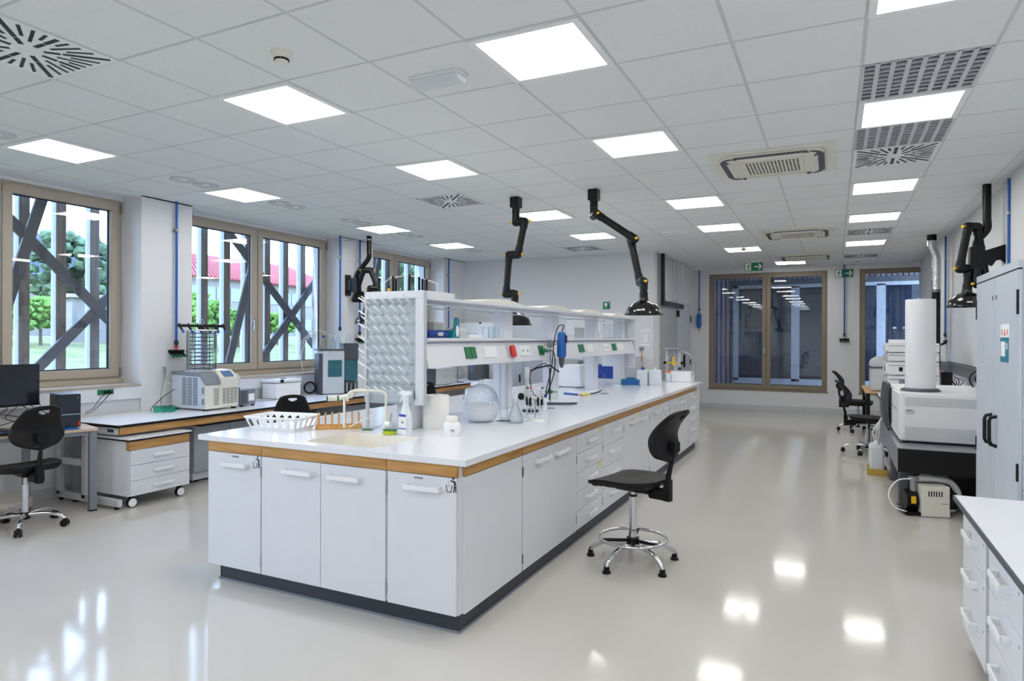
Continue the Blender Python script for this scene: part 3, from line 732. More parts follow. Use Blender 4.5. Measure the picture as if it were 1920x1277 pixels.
# ================================================================ ISLAND BENCH
IX0, IX1, IY0, IY1 = -3.61, -1.66, 2.867, 9.61
def cabinet_unit(name, lab, cat, box, face, fronts, fascia=True, group=None, wood_m=None, z0=.095, z1=.80, zt=.865, body_m=None):
    """box=(x0,x1,y0,y1) carcass; face: '-y','+x','-x'; fronts: list of dict(kind,a0,a1,z0,z1,handles,part)"""
    x0, x1, y0, y1 = box; bm_ = body_m or M['white']
    r = thing(name, lab, cat, ((x0 + x1) / 2, (y0 + y1) / 2, z0), group=group)
    if name == 'sink_cabinet': ob('body', MB().box(x0, x1, y0, y1, z0, .66).box(x0, x0 + .018, y0, y1, .66, zt).box(x1 - .018, x1, y0, y1, .66, zt).box(x0 + .018, x1 - .018, y0, y0 + .018, .66, zt), bm_, r)
    else: ob('body', MB().box(x0, x1, y0, y1, z0, zt), bm_, r)
    T = .018
    def slab(a0, a1, za, zb, off=0.0, t=T):
        b = MB()
        if face == '-y': b.box(a0, a1, y0 - t - off, y0 - off, za, zb)
        elif face == '+x': b.box(x1 + off, x1 + t + off, a0, a1, za, zb)
        else: b.box(x0 - t - off, x0 - off, a0, a1, za, zb)
        return b
    lo, hi = (x0, x1) if face == '-y' else (y0, y1)
    if fascia: ob('oak_fascia', slab(lo + .001, hi - .001, z1 + .004, zt - .001), M['oakx'] if face == '-y' else M['oak'], r, bev=.0015)
    for f in fronts:
        d = ob(f['kind'], slab(f['a0'] + .0015, f['a1'] - .0015, f['z0'], f['z1']), bm_, r, bev=.0015)
        for h in f.get('handles', []):
            c, z, L_ = h
            if face == '-y': hm = handle_mb((c, y0 - T, z), (1, 0, 0), L_, (0, -1, 0))
            elif face == '+x': hm = handle_mb((x1 + T, c, z), (0, 1, 0), L_, (1, 0, 0))
            else: hm = handle_mb((x0 - T, c, z), (0, 1, 0), L_, (-1, 0, 0))
            ob('handle', hm, M['whiteplastic'], d, bev=.0015)
        for (c, z) in f.get('stickers', []):
            b = MB()
            if face == '+x': b.box(x1 + T, x1 + T + .0008, c - .025, c + .025, z - .018, z + .018)
            else: b.box(c - .02, c + .02, y0 - T - .0008, y0 - T, z - .02, z + .02)
            ob('sticker', b, M['stickyellow'], d)
    for (a, z) in [(hi_, z_) for hi_ in [] for z_ in []]: pass
    return r, T
def hinge_marks(r, box, face, spots):
    b = MB()
    for a, z in spots:
        if face == '-y': b.box(a - .006, a + .006, box[2] - .021, box[2] - .012, z - .028, z + .028)
        else: b.box(box[1] + .012, box[1] + .021, a - .006, a + .006, z - .028, z + .028)
    ob('hinge', b, M['steel'], r)
CX0, CX1, CYF = -3.54, -1.718, 2.903
def bin_icon(parent, x, y, z, s):
    b = MB(); y0, y1 = y - .0008, y
    def P(poly): b.prism([(x + p[0] * s, z + p[1] * s) for p in poly], 'y', y0, y1)
    b.cyl((x + .25 * s, y0, z + .88 * s), (x + .25 * s, y1, z + .88 * s), .11 * s, n=16)
    P([(-.10, .66), (-.06, .72), (.22, .72), (.40, .70), (.50, .58), (.56, .30), (.30, .30), (.30, .52), (.10, .60)])
    P([(.30, .27), (.56, .27), (.56, -.30), (.46, -.30), (.44, .05), (.42, .05), (.34, -.30), (.22, -.30), (.30, .05)])
    P([(-.50, .30), (-.42, .30), (-.32, -.26), (.0, -.26), (.10, .30), (.18, .30), (.06, -.33), (-.38, -.33)])
    for dx, dz in ((-.25, .52), (-.12, .42), (-.22, .28), (-.10, .20)): P([(dx - .04, dz), (dx, dz + .04), (dx + .04, dz), (dx, dz - .04)])
    ob('bin_pictogram', b, M['ink'], parent)
# front row
bx = (CX0, -3.08, CYF, 3.52)
r, T = cabinet_unit('bin_cabinet', 'white bin cabinet at the left front corner of the island bench, with litter pictogram', 'cabinet', bx, '-y', [dict(kind='door', a0=CX0, a1=-3.085, z0=.095, z1=.80, handles=[(-3.29, .735, .21)])])
bin_icon(r, -3.125, CYF - T, .745, .055)
ob('lettering', text_mb('LAVAGE', .016, (-3.30, CYF - T - .0006, .782), (1, 0, 0), (0, 0, 1)), M['ink'], r)
hinge_marks(r, bx, '-y', [(-3.083, .71), (-3.083, .17)])
bx = (-3.08, -2.16, CYF, 3.52)
r, T = cabinet_unit('sink_cabinet', 'white two door cabinet under the sink, in the middle of the island front', 'cabinet', bx, '-y', [dict(kind='door', a0=-3.08, a1=-2.62, z0=.095, z1=.80, handles=[(-2.78, .735, .22)]), dict(kind='door', a0=-2.62, a1=-2.165, z0=.095, z1=.80, handles=[(-2.44, .735, .22)])])
bx = (-2.16, CX1, CYF, 3.52)
r, T = cabinet_unit('bin_cabinet', 'white bin cabinet at the right front corner of the island bench, with litter pictogram', 'cabinet', bx, '-y', [dict(kind='door', a0=-2.155, a1=CX1 - .004, z0=.095, z1=.80, handles=[(-1.92, .735, .22)])])
bin_icon(r, -1.757, CYF - T, .745, .06)
ob('lettering', text_mb('LAVAGE', .016, (-1.955, CYF - T - .0006, .782), (1, 0, 0), (0, 0, 1)), M['ink'], r)
hinge_marks(r, bx, '-y', [(-2.158, .71), (-2.158, .17)])
ob('corner_panel', MB().box(CX1, CX1 + .018, 2.935, 3.62, .095, .80), M['white'], r)
ob('corner_fascia', MB().box(CX1, CX1 + .018, 2.935, 3.62, .804, .864), M['oak'], r)
# right side units
def side(y0, y1): return (-2.33, CX1, y0, y1)
def dbl(y0, y1, lab, st=()):
    m = (y0 + y1) / 2; bx = side(y0, y1)
    r, T = cabinet_unit('double_door_cabinet', lab, 'cabinet', bx, '+x', [dict(kind='door', a0=y0, a1=y1, z0=.095, z1=.80, handles=[(m - .175, .735, .22), (m + .15, .735, .22)], stickers=list(st))])
    hinge_marks(r, bx, '+x', [(y0 + .004, .70), (y0 + .004, .17)]); return r
def drw(y0, y1, n, lab, st=()):
    bx = side(y0, y1); zs = [.80 - k * (.705 / n) for k in range(n + 1)]; m = (y0 + y1) / 2
    fr = [dict(kind='drawer', a0=y0, a1=y1, z0=zs[k + 1] + .002, z1=zs[k] - .001, handles=[(m, zs[k] - .065, .20)], stickers=[q[1:] for q in st if q[0] == k]) for k in range(n)]
    r, T = cabinet_unit('drawer_cabinet', lab, 'cabinet', bx, '+x', fr); hinge_marks(r, bx, '+x', [(y0 + .004, .62), (y0 + .004, .18)]); return r
dbl(3.63, 4.56, 'white cabinet with two handles, nearest on the right side of the island bench')
drw(4.56, 5.17, 5, 'white five drawer cabinet, the nearer one beside the black stool', [(0, 5.10, .775), (2, 5.09, .50)])
drw(5.17, 5.77, 4, 'white four drawer cabinet behind the black stool')
dbl(5.77, 6.70, 'white double cabinet right after the drawer units on the island side', [(6.3, .78)])
dbl(6.70, 7.61, 'white double cabinet, third pair from the near end of the island side', [(7.1, .78)])
dbl(7.61, 8.69, 'white double cabinet seen behind the backrest of the black stool', [(8.2, .78)])
drw(8.69, 9.30, 5, 'white drawer cabinet at the far end of the island side', [(0, 9.1, .775)])
e = thing('end_panel', 'tall white end panel closing the far end of the island bench', 'panel', (-2.6, 9.42, 0))
ob('panel', MB().box(CX0, CX1 + .018, 9.30, 9.50, .095, .865), M['white'], e)
ob('island_core', MB().box(CX0, -2.33, 3.52, 9.30, .095, .865), M['white'], label='white far side cupboards of the island bench facing the windows', cat='cabinet')
pl = thing('plinth', 'dark slate grey plinth running round the foot of the island bench', 'plinth', (-2.6, 6, 0))
ob('plinth_board', MB().box(-3.46, -1.722, 2.915, 9.29, .012, .095), M['plinth'], pl)
ob('corner_post', MB().cyl((-1.726, 2.919, 0.001), (-1.726, 2.919, .094), .007).cyl((-3.455, 2.919, .001), (-3.455, 2.919, .094), .007), M['plinth'], pl)
ob('seal', MB().box(-3.468, -1.714, 2.907, 9.295, .0, .012), M['grey'], pl)

# worktop with a moulded sink
SX0, SX1, SY0, SY1 = -2.83, -2.28, 2.965, 3.40
def worktop():
    r = thing('worktop', 'long white solid surface worktop of the island bench with moulded sink', 'worktop', (IX0, IY0, .868))
    z0, z1 = .868, .90
    b = MB().box(IX0, SX0, IY0, IY1, z0, z1).box(SX1, IX1, IY0, IY1, z0, z1).box(SX0, SX1, IY0, SY0, z0, z1).box(SX0, SX1, SY1, IY1, z0, z1)
    me = ob('slab', b, M['top'], r)
    bm = bmesh.new(); bm.from_mesh(me.data); bmesh.ops.remove_doubles(bm, verts=bm.verts, dist=1e-5)
    fs = {}
    for f in list(bm.faces):   # drop the inner faces shared by neighbouring slabs
        c = f.calc_center_median(); fs.setdefault((round(c.x, 4), round(c.y, 4), round(c.z, 4)), []).append(f)
    for k, v in fs.items():
        if len(v) > 1: bmesh.ops.delete(bm, geom=v, context='FACES')
    bm.to_mesh(me.data); bm.free()
    s = MB(); cx, cy = (SX0 + SX1) / 2, (SY0 + SY1) / 2; W, D = SX1 - SX0, SY1 - SY0; dz = .17; rings = []
    for k, (ins, z, rr) in enumerate(((-.0, z1 - .001, .07), (.006, z1 - .012, .07), (.03, z1 - dz, .09), (.06, z1 - dz - .02, .1))):
        rings.append([(cx + p[0], cy + p[1], z) for p in rrect(W - 2 * ins, D - 2 * ins, rr, 6)])
    n = len(rings[0]); vs = [p for R in rings for p in R]; fcs = []
    for k in range(len(rings) - 1): fcs += [(k * n + i, k * n + (i + 1) % n, (k + 1) * n + (i + 1) % n, (k + 1) * n + i) for i in range(n)]
    fcs.append(tuple(range((len(rings) - 1) * n, len(rings) * n))); s.add(vs, fcs)
    # filler corners between the square cut-out and the rounded rim
    for qx, qy, a0 in ((1, 1, 0), (-1, 1, 90), (-1, -1, 180), (1, -1, 270)):
        c = (cx + qx * (W / 2 - .07), cy + qy * (D / 2 - .07)); pts = [(c[0] + .07 * math.cos(rad(a0 + 15 * k)), c[1] + .07 * math.sin(rad(a0 + 15 * k)), z1 - .0008) for k in range(7)]
        s.add([(cx + qx * W / 2, cy + qy * D / 2, z1 - .0008)] + pts, [(0, i + 1, i + 2) for i in range(6)])
    ob('sink_bowl', s, M['sink'], r)
    ob('drain', MB().lathe((cx - .1, cy + .05, z1 - dz - .019), [(.0001, .002), (.03, .002), (.035, 0)], n=20), M['steel'], r)
worktop()

# ---------------------------------------------------------------- service spine above the island
SXC = -2.635
sp = thing('service_spine', 'white two tier reagent shelf with socket trunking running along the island bench', 'reagent shelf', (SXC, 3.66, .90))
SY = (3.66, 8.66)
posts = (3.75, 5.15, 6.24, 7.50, 8.62)
for y in posts:
    ob('post', MB().box(SXC - .03, SXC + .085, y - .08, y + .08, .90, 1.768), M['white'], sp, bev=.004)
tr = MB()
for s in (1, -1):
    q = [(SXC + s * .0, 1.315), (SXC + s * .235, 1.315), (SXC + s * .195, 1.475), (SXC + s * .175, 1.482), (SXC + s * .175, 1.492), (SXC, 1.492)]
    tr.prism(q, 'y', SY[0], SY[1])
ob('trunking', tr, M['white'], sp)
ob('lower_shelf', MB().box(SXC - .225, SXC + .225, SY[0], 8.70, 1.492, 1.514), M['white'], sp, bev=.003)
ob('upper_shelf', MB().box(SXC - .20, SXC + .22, SY[0], 8.86, 1.768, 1.792), M['white'], sp, bev=.004)
ob('shelf_rail', MB().cyl((SXC + .16, SY[0], 1.742), (SXC + .16, 8.6, 1.742), .006).cyl((SXC - .16, SY[0], 1.742), (SXC - .16, 8.6, 1.742), .006), M['white'], sp)
for y in (4.82, 5.98, 7.02, 8.15):
    b = MB()
    for s in (1, -1):
        pr = [(y - .42, 1.792), (y - .2, 1.824), (y - .08, 1.831), (y + .08, 1.831), (y + .2, 1.824), (y + .42, 1.792)]
    b.prism(pr, 'x', SXC - .19, SXC + .205)
    ob('bracket_cover', b, M['cream'], sp, bev=.002)
ob('end_plate', MB().box(SXC - .02, SXC + .215, 8.74, 8.77, 1.12, 1.768), M['white'], sp)
ob('drop_panel', MB().box(SXC - .23, SXC + .03, 8.68, 8.70, 1.13, 1.315), M['white'], sp)
def on_face(y0, y1, t0, t1, th=.006):
    """box lying on the sloping right face of the trunking; t measured 0 bottom .. 1 top"""
    a = Vector((SXC + .235, 0, 1.315)); c = Vector((SXC + .195, 0, 1.475)); n = Vector((.97, 0, .243)); b = MB(); vs = []
    for y in (y0, y1):
        for t in (t0, t1):
            for k in (0, th): p = a.lerp(c, t) + n * k; vs.append((p.x, y, p.z))
    b.add(vs, [(0, 1, 3, 2), (4, 6, 7, 5), (0, 4, 5, 1), (2, 3, 7, 6), (0, 2, 6, 4), (1, 5, 7, 3)]); return b
for y in (4.17, 6.55, 7.72): 
    s = ob('green_socket', on_face(y, y + .155, .30, .82, .010), M['green'], sp, label='green double socket')
    ob('socket_seam', on_face(y + .076, y + .079, .30, .82, .0115), M['black'], s)
ob('green_socket', on_face(5.50, 5.60, .28, .80, .012), M['green'], sp, label='green double socket')
for y in (4.46, 5.10, 6.80, 7.38, 7.98):
    s = ob('white_socket', on_face(y, y + .20, .30, .82, .008), M['whiteplastic'], sp)
    if y in (5.10, 7.38):
        d = on_face(y + .045, y + .052, .50, .60, .0095)
        for q in (.065, .135, .155):
            e_ = on_face(y + q, y + q + .007, .50, .60, .0095); d.add(e_.v, e_.f)
        ob('slots', d, M['black'], s)
rd = MB(); c = Vector((SXC + .222, 4.915, 1.40)); n = Vector((.97, 0, .243))
rd.m = Matrix.Translation(c + n * .012) @ n.to_track_quat('Z', 'Y').to_matrix().to_4x4()
rd.prism([(math.cos(2 * PI * k / 24) * .034, math.sin(2 * PI * k / 24) * .034 + .018 * (1 if k < 12 else -1)) for k in range(24)], 'z', 0, .022); rd.m = Matrix()
ob('isolator_base', on_face(4.85, 4.97, .22, .88, .012), M['lightgrey'], sp)
ob('red_switch', rd, M['red'], sp, label='red rotary isolator knob')

# drying rack board at the near end
dr = thing('drying_rack', 'pale grey drip rack board with slanting pegs above the sink', 'drying rack', (SXC, 3.60, 1.08))
RX0, RX1, RY, RZ0, RZ1 = -2.865, -2.395, 3.60, 1.075, 1.825
fr = MB().box(RX0, RX1, RY, RY + .03, RZ0, RZ1)
ob('board', fr, M['rackgrey'], dr, bev=.003)
fm = MB().box(RX0, RX1, RY - .018, RY - .001, RZ1 - .05, RZ1).box(RX0, RX1, RY - .018, RY - .001, RZ0, RZ0 + .035).box(RX1 - .06, RX1, RY - .018, RY - .001, RZ0 + .035, RZ1 - .05).box(RX0, RX0 + .008, RY - .018, RY - .001, RZ0 + .035, RZ1 - .05)
ob('frame', fm, M['white'], dr, bev=.002)
ob('drip_tray', MB().prism([(RY - .05, RZ0 + .02), (RY - .05, RZ0 + .06), (RY - .018, RZ0 + .10), (RY - .018, RZ0)], 'x', RX0 + .02, RX1 - .07), M['rackgrey'], dr, bev=.003)
peg = None
k = 0
for row in range(10):
    z = RZ1 - .09 - row * .066
    for c_ in range(5 + (row % 2 == 0)):
        x = RX0 + .035 + c_ * .067 + (.034 if row % 2 else 0)
        if peg is None:
            peg = bpy.data.meshes.new('peg'); b = MB().tube([(0, 0, 0), (.0, -.05, .028), (.0, -.10, .056)], [.0085, .0065, .0045], n=8)
            peg.from_pydata([tuple(v) for v in b.v], [], b.f); peg.polygons.foreach_set('use_smooth', [True] * len(peg.polygons)); peg.materials.append(M['whiteplastic'])
        o = bpy.data.objects.new('peg', peg); COL.objects.link(o); o.parent = dr
        o.location = Vector((x, RY - .001, z)) - dr.location
        k += 1
dr2 = thing('drying_rack', 'second drip rack board edge on, its pegs pointing to the windows', 'drying rack', (-2.88, 3.68, 1.1))
ob('board', MB().box(-2.90, -2.88, 3.62, 4.05, 1.1, 1.80), M['rackgrey'], dr2)
for row in range(7):
    for c_ in range(4):
        o = bpy.data.objects.new('peg', peg); COL.objects.link(o); o.parent = dr2; o.location = Vector((-2.901, 3.68 + c_ * .1, 1.74 - row * .09)) - dr2.location; o.rotation_euler = (0, 0, -PI / 2)
# upright black pegs and wire on top of the spine
ur = thing('bottle_rack', 'low bottle rack with upright black rods on top of the drying boards', 'bottle rack', (SXC, 3.80, 1.792))
ob('base_plate', MB().box(-2.86, -2.42, 3.67, 4.02, 1.792, 1.829), M['white'], ur)
for x, y, h in ((-2.84, 3.70, .10), (-2.77, 3.80, .10), (-2.72, 3.70, .11), (-2.69, 3.85, .10), (-2.62, 3.75, .12), (-2.60, 3.88, .10), (-2.54, 3.75, .10), (-2.46, 3.72, .08)):
    ob('rod', MB().cyl((x, y, 1.829), (x, y, 1.829 + h), .0085, n=10), M['black'], ur)
ob('wire_loop', MB().tube([(-2.80, 3.70, 1.829), (-2.80, 3.70, 1.89), (-2.75, 3.72, 1.935), (-2.64, 3.80, 1.945), (-2.60, 3.9, 1.93), (-2.52, 3.95, 1.90), (-2.52, 3.95, 1.829)], .003, n=6), M['whiteplastic'], ur)
yb = thing('small_dropper_bottle', 'small yellow dropper bottle standing among the black rods', 'bottle', (-2.80, 3.76, 1.829))
ob('body', MB().cyl((-2.80, 3.76, 1.829), (-2.80, 3.76, 1.86), .011), M['yellow'], yb); ob('cap', MB().cyl((-2.80, 3.76, 1.86), (-2.80, 3.76, 1.88), .006), M['black'], yb)

# ---------------------------------------------------------------- things on the island
Z9 = .90
def basket():
    r = thing('plastic_basket', 'white plastic basket with arched openings at the left end of the island', 'basket', (-3.33, 3.30, Z9), rz=rad(9))
    W0, D0, W1, D1, H = .34, .20, .40, .27, .085
    def wall(k):  # four sides with arches
        return None
    b = MB(); th = .004
    sides = [((-1, -1), (1, -1), W0, W1, 6), ((1, -1), (1, 1), D0, D1, 4), ((1, 1), (-1, 1), W0, W1, 6), ((-1, 1), (-1, -1), D0, D1, 4)]
    def P(sx, sy, t): w = (W0 + (W1 - W0) * t) / 2; d = (D0 + (D1 - D0) * t) / 2; return Vector((sx * w, sy * d, .004 + H * t))
    for a, c, _, _, n in sides:
        def Q(u, t): return P(a[0], a[1], t).lerp(P(c[0], c[1], t), u)
        nrm = (P(*a, 0) + P(*c, 0)); nrm.z = 0; nrm.normalize(); N_ = n * 8
        # openings: arched holes, built from strips around them
        def inside(u, t):
            f = (u * n) % 1.0 - .5; 
            if u < .04 or u > .96: return False
            if t < .22 or t > .84: return False
            if t > .62: return f * f / .09 + (t - .62) ** 2 / .048 < 1
            return abs(f) < .30
        nu, nv = n * 10, 14
        for i in range(nu):
            for j in range(nv):
                if inside((i + .5) / nu, (j + .5) / nv): continue
                q = [Q(i / nu, j / nv), Q((i + 1) / nu, j / nv), Q((i + 1) / nu, (j + 1) / nv), Q(i / nu, (j + 1) / nv)]
                b.add(q + [p - nrm * th for p in q], [(0, 1, 2, 3), (7, 6, 5, 4), (0, 4, 5, 1), (2, 6, 7, 3), (1, 5, 6, 2), (3, 7, 4, 0)])
    ob('sides', b, M['whiteplastic'], r, w=False)
    ob('floor', MB().prism(rrect(W0, D0, .02), 'z', 0, .005), M['whiteplastic'], r, w=False)
    rim = [Vector((p[0], p[1], .089)) for p in rrect(W1 + .012, D1 + .012, .03, 6)]
    ob('rim', MB().tube(rim, .006, n=8, closed=True), M['whiteplastic'], r, w=False)
basket()
def wood_rack():
    r = thing('wooden_peg_rack', 'golden wooden drying rack with upright dowels beside the white basket', 'peg rack', (-3.02, 3.50, Z9), rz=rad(40))
    ob('rail', MB().box(-.15, .15, -.06, -.035, 0, .022), M['amberwood'], r, w=False, bev=.002)
    ob('rail', MB().box(-.15, .15, .035, .06, 0, .022), M['amberwood'], r, w=False, bev=.002)
    ob('cross_bar', MB().box(-.15, -.125, -.06, .06, .022, .034).box(.125, .15, -.06, .06, .022, .034), M['amberwood'], r, w=False)
    for k in range(7):
        for s in (-1, 1):
            x = -.132 + k * .044; ob('dowel', MB().cyl((x, s * .047, .02), (x, s * .047, .105), .0055, n=10), M['amberwood'], r, w=False)
wood_rack()
def tap_mixer():
    r = thing('mixer_tap', 'white coated lab mixer tap with square arched spout behind the sink', 'tap', (-2.62, 3.49, Z9))
    b = MB().lathe((-2.62, 3.49, Z9), [(.028, 0), (.028, .008), (.021, .012), (.021, .085), (.016, .10), (.012, .14), (.0095, .17)], n=20)
    ob('body', b, M['cream'], r)
    ob('spout', MB().tube(bz((-2.62, 3.49, 1.06), (-2.62, 3.49, 1.11), (-2.62, 3.485, 1.145), (-2.645, 3.475, 1.165), (-2.70, 3.45, 1.168), (-2.78, 3.41, 1.168), (-2.83, 3.39, 1.16), (-2.845, 3.38, 1.13), (-2.845, 3.38, 1.10), n=6), .0085, n=10), M['cream'], r)
    ob('lever_hub', MB().cyl((-2.605, 3.475, .955), (-2.56, 3.465, .955), .02, n=18), M['whiteplastic'], r)
    ob('lever', MB().cyl((-2.57, 3.465, .965), (-2.555, 3.46, 1.03), .0035), M['steel'], r)
tap_mixer()
def tap_pure():
    r = thing('pure_water_tap', 'white swan neck tap with round green marked knob over the sink', 'tap', (-2.80, 3.53, Z9))
    ob('base_ring', MB().lathe((-2.80, 3.53, Z9), [(.035, 0), (.035, .005), (.018, .008)], n=20), M['green'], r, label='green marked base ring')
    ob('column', MB().cyl((-2.80, 3.53, Z9 + .005), (-2.80, 3.53, 1.15), .0125, n=14), M['lightgrey'], r)
    ob('neck', MB().tube(bz((-2.80, 3.53, 1.13), (-2.80, 3.525, 1.155), (-2.815, 3.51, 1.165), (-2.84, 3.47, 1.165), (-2.855, 3.44, 1.155), (-2.86, 3.43, 1.12), n=5), .012, n=10), M['cream'], r)
    ob('valve', MB().cyl((-2.90, 3.36, 1.12), (-2.84, 3.42, 1.135), .016, n=16).cyl((-2.865, 3.385, 1.125), (-2.85, 3.43, 1.135), .012), M['cream'], r)
    ob('outlet', MB().cyl((-2.855, 3.36, 1.115), (-2.855, 3.36, .93), .0075, n=12), M['whiteplastic'], r)
    ob('knob', MB().cyl((-2.955, 3.31, 1.118), (-2.90, 3.36, 1.12), .017, n=20), M['cream'], r)
    ob('green_ring', MB().cyl((-2.958, 3.307, 1.118), (-2.950, 3.314, 1.118), .0185, n=20).cyl((-2.908, 3.353, 1.12), (-2.90, 3.36, 1.12), .0185, n=20), M['green'], r, label='green marker rings')
    ob('brace_strut', MB().tube([(-2.80, 3.53, 1.06), (-2.775, 3.55, .99), (-2.84, 3.40, .935)], .004, n=6), M['whiteplastic'], r)
tap_pure()
sp_ = thing('sponge', 'lime green scouring sponge beside the spray bottle', 'sponge', (-2.535, 3.42, Z9), rz=rad(10))
ob('sponge_body', MB().box(-.04, .04, -.028, .028, 0, .026), M['sponge'], sp_, w=False, bev=.006)
ob('scouring_pad', MB().box(-.04, .04, -.028, .028, .026, .033), M['green'], sp_, w=False, bev=.002)
def spray():
    x, y = -2.435, 3.45
    r = thing('spray_bottle', 'white trigger spray bottle with blue label by the sink', 'spray bottle', (x, y, Z9), rz=rad(-8))
    b = MB(); prof = [(.043, .028, 0), (.046, .030, .01), (.046, .030, .105), (.038, .026, .14), (.024, .020, .175), (.018, .017, .20), (.017, .016, .225)]; n = 24; vs = []
    for a, c, z in prof: vs += [(a * math.cos(2 * PI * i / n), c * math.sin(2 * PI * i / n), z) for i in range(n)]
    fs = [tuple(reversed(range(n))), tuple(range((len(prof) - 1) * n, len(prof) * n))]
    for k in range(len(prof) - 1): fs += [(k * n + i, k * n + (i + 1) % n, (k + 1) * n + (i + 1) % n, (k + 1) * n + i) for i in range(n)]
    ob('bottle', b.add(vs, fs), M['jug'], r, w=False)
    ob('trigger_head', MB().cyl((0, 0, .225), (0, 0, .245), .018, n=18).prism([(-.055, .262), (-.035, .275), (.035, .277), (.042, .262), (.022, .247), (-.02, .247), (-.03, .255)], 'y', -.013, .013), M['whiteplastic'], r, w=False, bev=.002)
    ob('trigger', MB().prism([(-.03, .252), (-.020, .25), (-.032, .215), (-.042, .205), (-.040, .22)], 'y', -.006, .006), M['whiteplastic'], r, w=False)
    lb = MB()
    for z0, z1, w in ((.118, .133, .030), (.040, .046, .033)): lb.box(-w, w * .95, -.0315, -.0300, z0, z1)
    ob('label', MB().box(-.034, .034, -.0305, -.0295, .012, .125), M['paper'], r, w=False)
    ob('label_band', lb, M['inkblue'], r, w=False)
    ob('label_lettering', text_mb('Sa', .022, (0, -.0312, .083), (1, 0, 0), (0, 0, 1)), M['ink'], r, w=False)
spray()
pr_ = thing('paper_towel_roll', 'large white paper towel roll standing under the drying rack', 'paper roll', (-2.44, 3.81, Z9))
ob('roll', MB().lathe((-2.44, 3.81, Z9), [(.018, .0), (.088, .0), (.09, .004), (.09, .221), (.088, .225), (.018, .225), (.018, 0)], n=40, cap=False), M['tissue'], pr_)
ob('core', MB().lathe((-2.44, 3.81, Z9), [(.0179, .001), (.0179, .2255), (.0165, .2255), (.0165, .001)], n=20, cap=False), M['plywood'], pr_)
jr = thing('white_jar', 'small white screw top jar at the front right of the island worktop', 'jar', (-2.16, 3.56, Z9))
ob('body', MB().lathe((-2.16, 3.56, Z9), [(.052, 0), (.055, .005), (.055, .070), (.046, .084), (.034, .088), (.0001, .088)], n=28), M['whiteplastic'], jr)
ob('lid', MB().lathe((-2.16, 3.56, Z9 + .084), [(.036, 0), (.036, .036), (.033, .040), (.0001, .040)], n=28), M['cream'], jr)
ob('lettering', text_mb('Na', .020, (-2.1285, 3.513, Z9 + .040), (1, .55, 0), (0, 0, 1)), M['ink'], jr)
def desiccator():
    x, y = -2.34, 4.26
    r = thing('vacuum_desiccator', 'domed glass desiccator with frosted lower bowl', 'desiccator', (x, y, Z9))
    ob('bowl', MB().lathe((x, y, Z9), [(.06, .004), (.09, .008), (.118, .03), (.132, .07), (.136, .118), (.142, .122), (.142, .130), (.10, .130), (.10, .02)], n=40, cap=False), M['milky'], r)
    ob('dome', MB().lathe((x, y, Z9), [(.142, .131), (.141, .137), (.133, .145), (.128, .18), (.112, .22), (.085, .25), (.045, .27), (.016, .278), (.014, .29), (.022, .30), (.024, .312), (.0001, .318)], n=40, cap=False), M['labglass'], r)
    ob('perforated_plate', MB().cyl((x, y, Z9 + .10), (x, y, Z9 + .106), .10, n=32), M['whiteplastic'], r)
desiccator()
def measuring_cyl():
    x, y = -2.20, 4.36
    r = thing('measuring_cylinder', 'tall clear measuring cylinder with bluish foot beside the desiccator', 'measuring cylinder', (x, y, Z9))
    ob('tube', MB().lathe((x, y, Z9 + .02), [(.0001, 0), (.03, .003), (.0315, .01), (.0315, .40), (.034, .408)], n=28, cap=False), M['labglass'], r)
    ob('foot', MB().lathe((x, y, Z9), [(.054, 0), (.056, .005), (.05, .008), (.02, .016), (.02, .022)], n=32), M['bluebottle'], r)
measuring_cyl()
def flask(x, y, s, lab, name='conical_flask', stopper=None):
    r = thing(name, lab, 'flask', (x, y, Z9))
    ob('body', MB().lathe((x, y, Z9), [(.0001, .001), (.055 * s, .001), (.062 * s, .008 * s), (.058 * s, .03 * s), (.03 * s, .105 * s), (.017 * s, .135 * s), (.016 * s, .17 * s), (.020 * s, .175 * s)], n=32, cap=False), M['labglass'], r)
    if stopper: ob('funnel', MB().lathe((x, y, Z9 + .15 * s), [(.012, 0), (.014, .02), (.024, .07), (.023, .07), (.012, .02)], n=24, cap=False), M['milky'], r)
    return r
flask(-2.075, 4.30, 1.0, 'clear conical flask in front of the pipette stand', stopper=1)
sm = thing('small_measuring_cylinder', 'small slim glass cylinder with round foot, alone on the far worktop', 'measuring cylinder', (-2.28, 7.0, Z9))
ob('tube', MB().lathe((-2.28, 7.0, Z9 + .012), [(.0001, 0), (.013, .003), (.013, .20), (.018, .207)], n=20, cap=False), M['labglass'], sm)
ob('foot', MB().lathe((-2.28, 7.0, Z9), [(.05, 0), (.05, .005), (.018, .010), (.012, .014)], n=28), M['bluebottle'], sm)
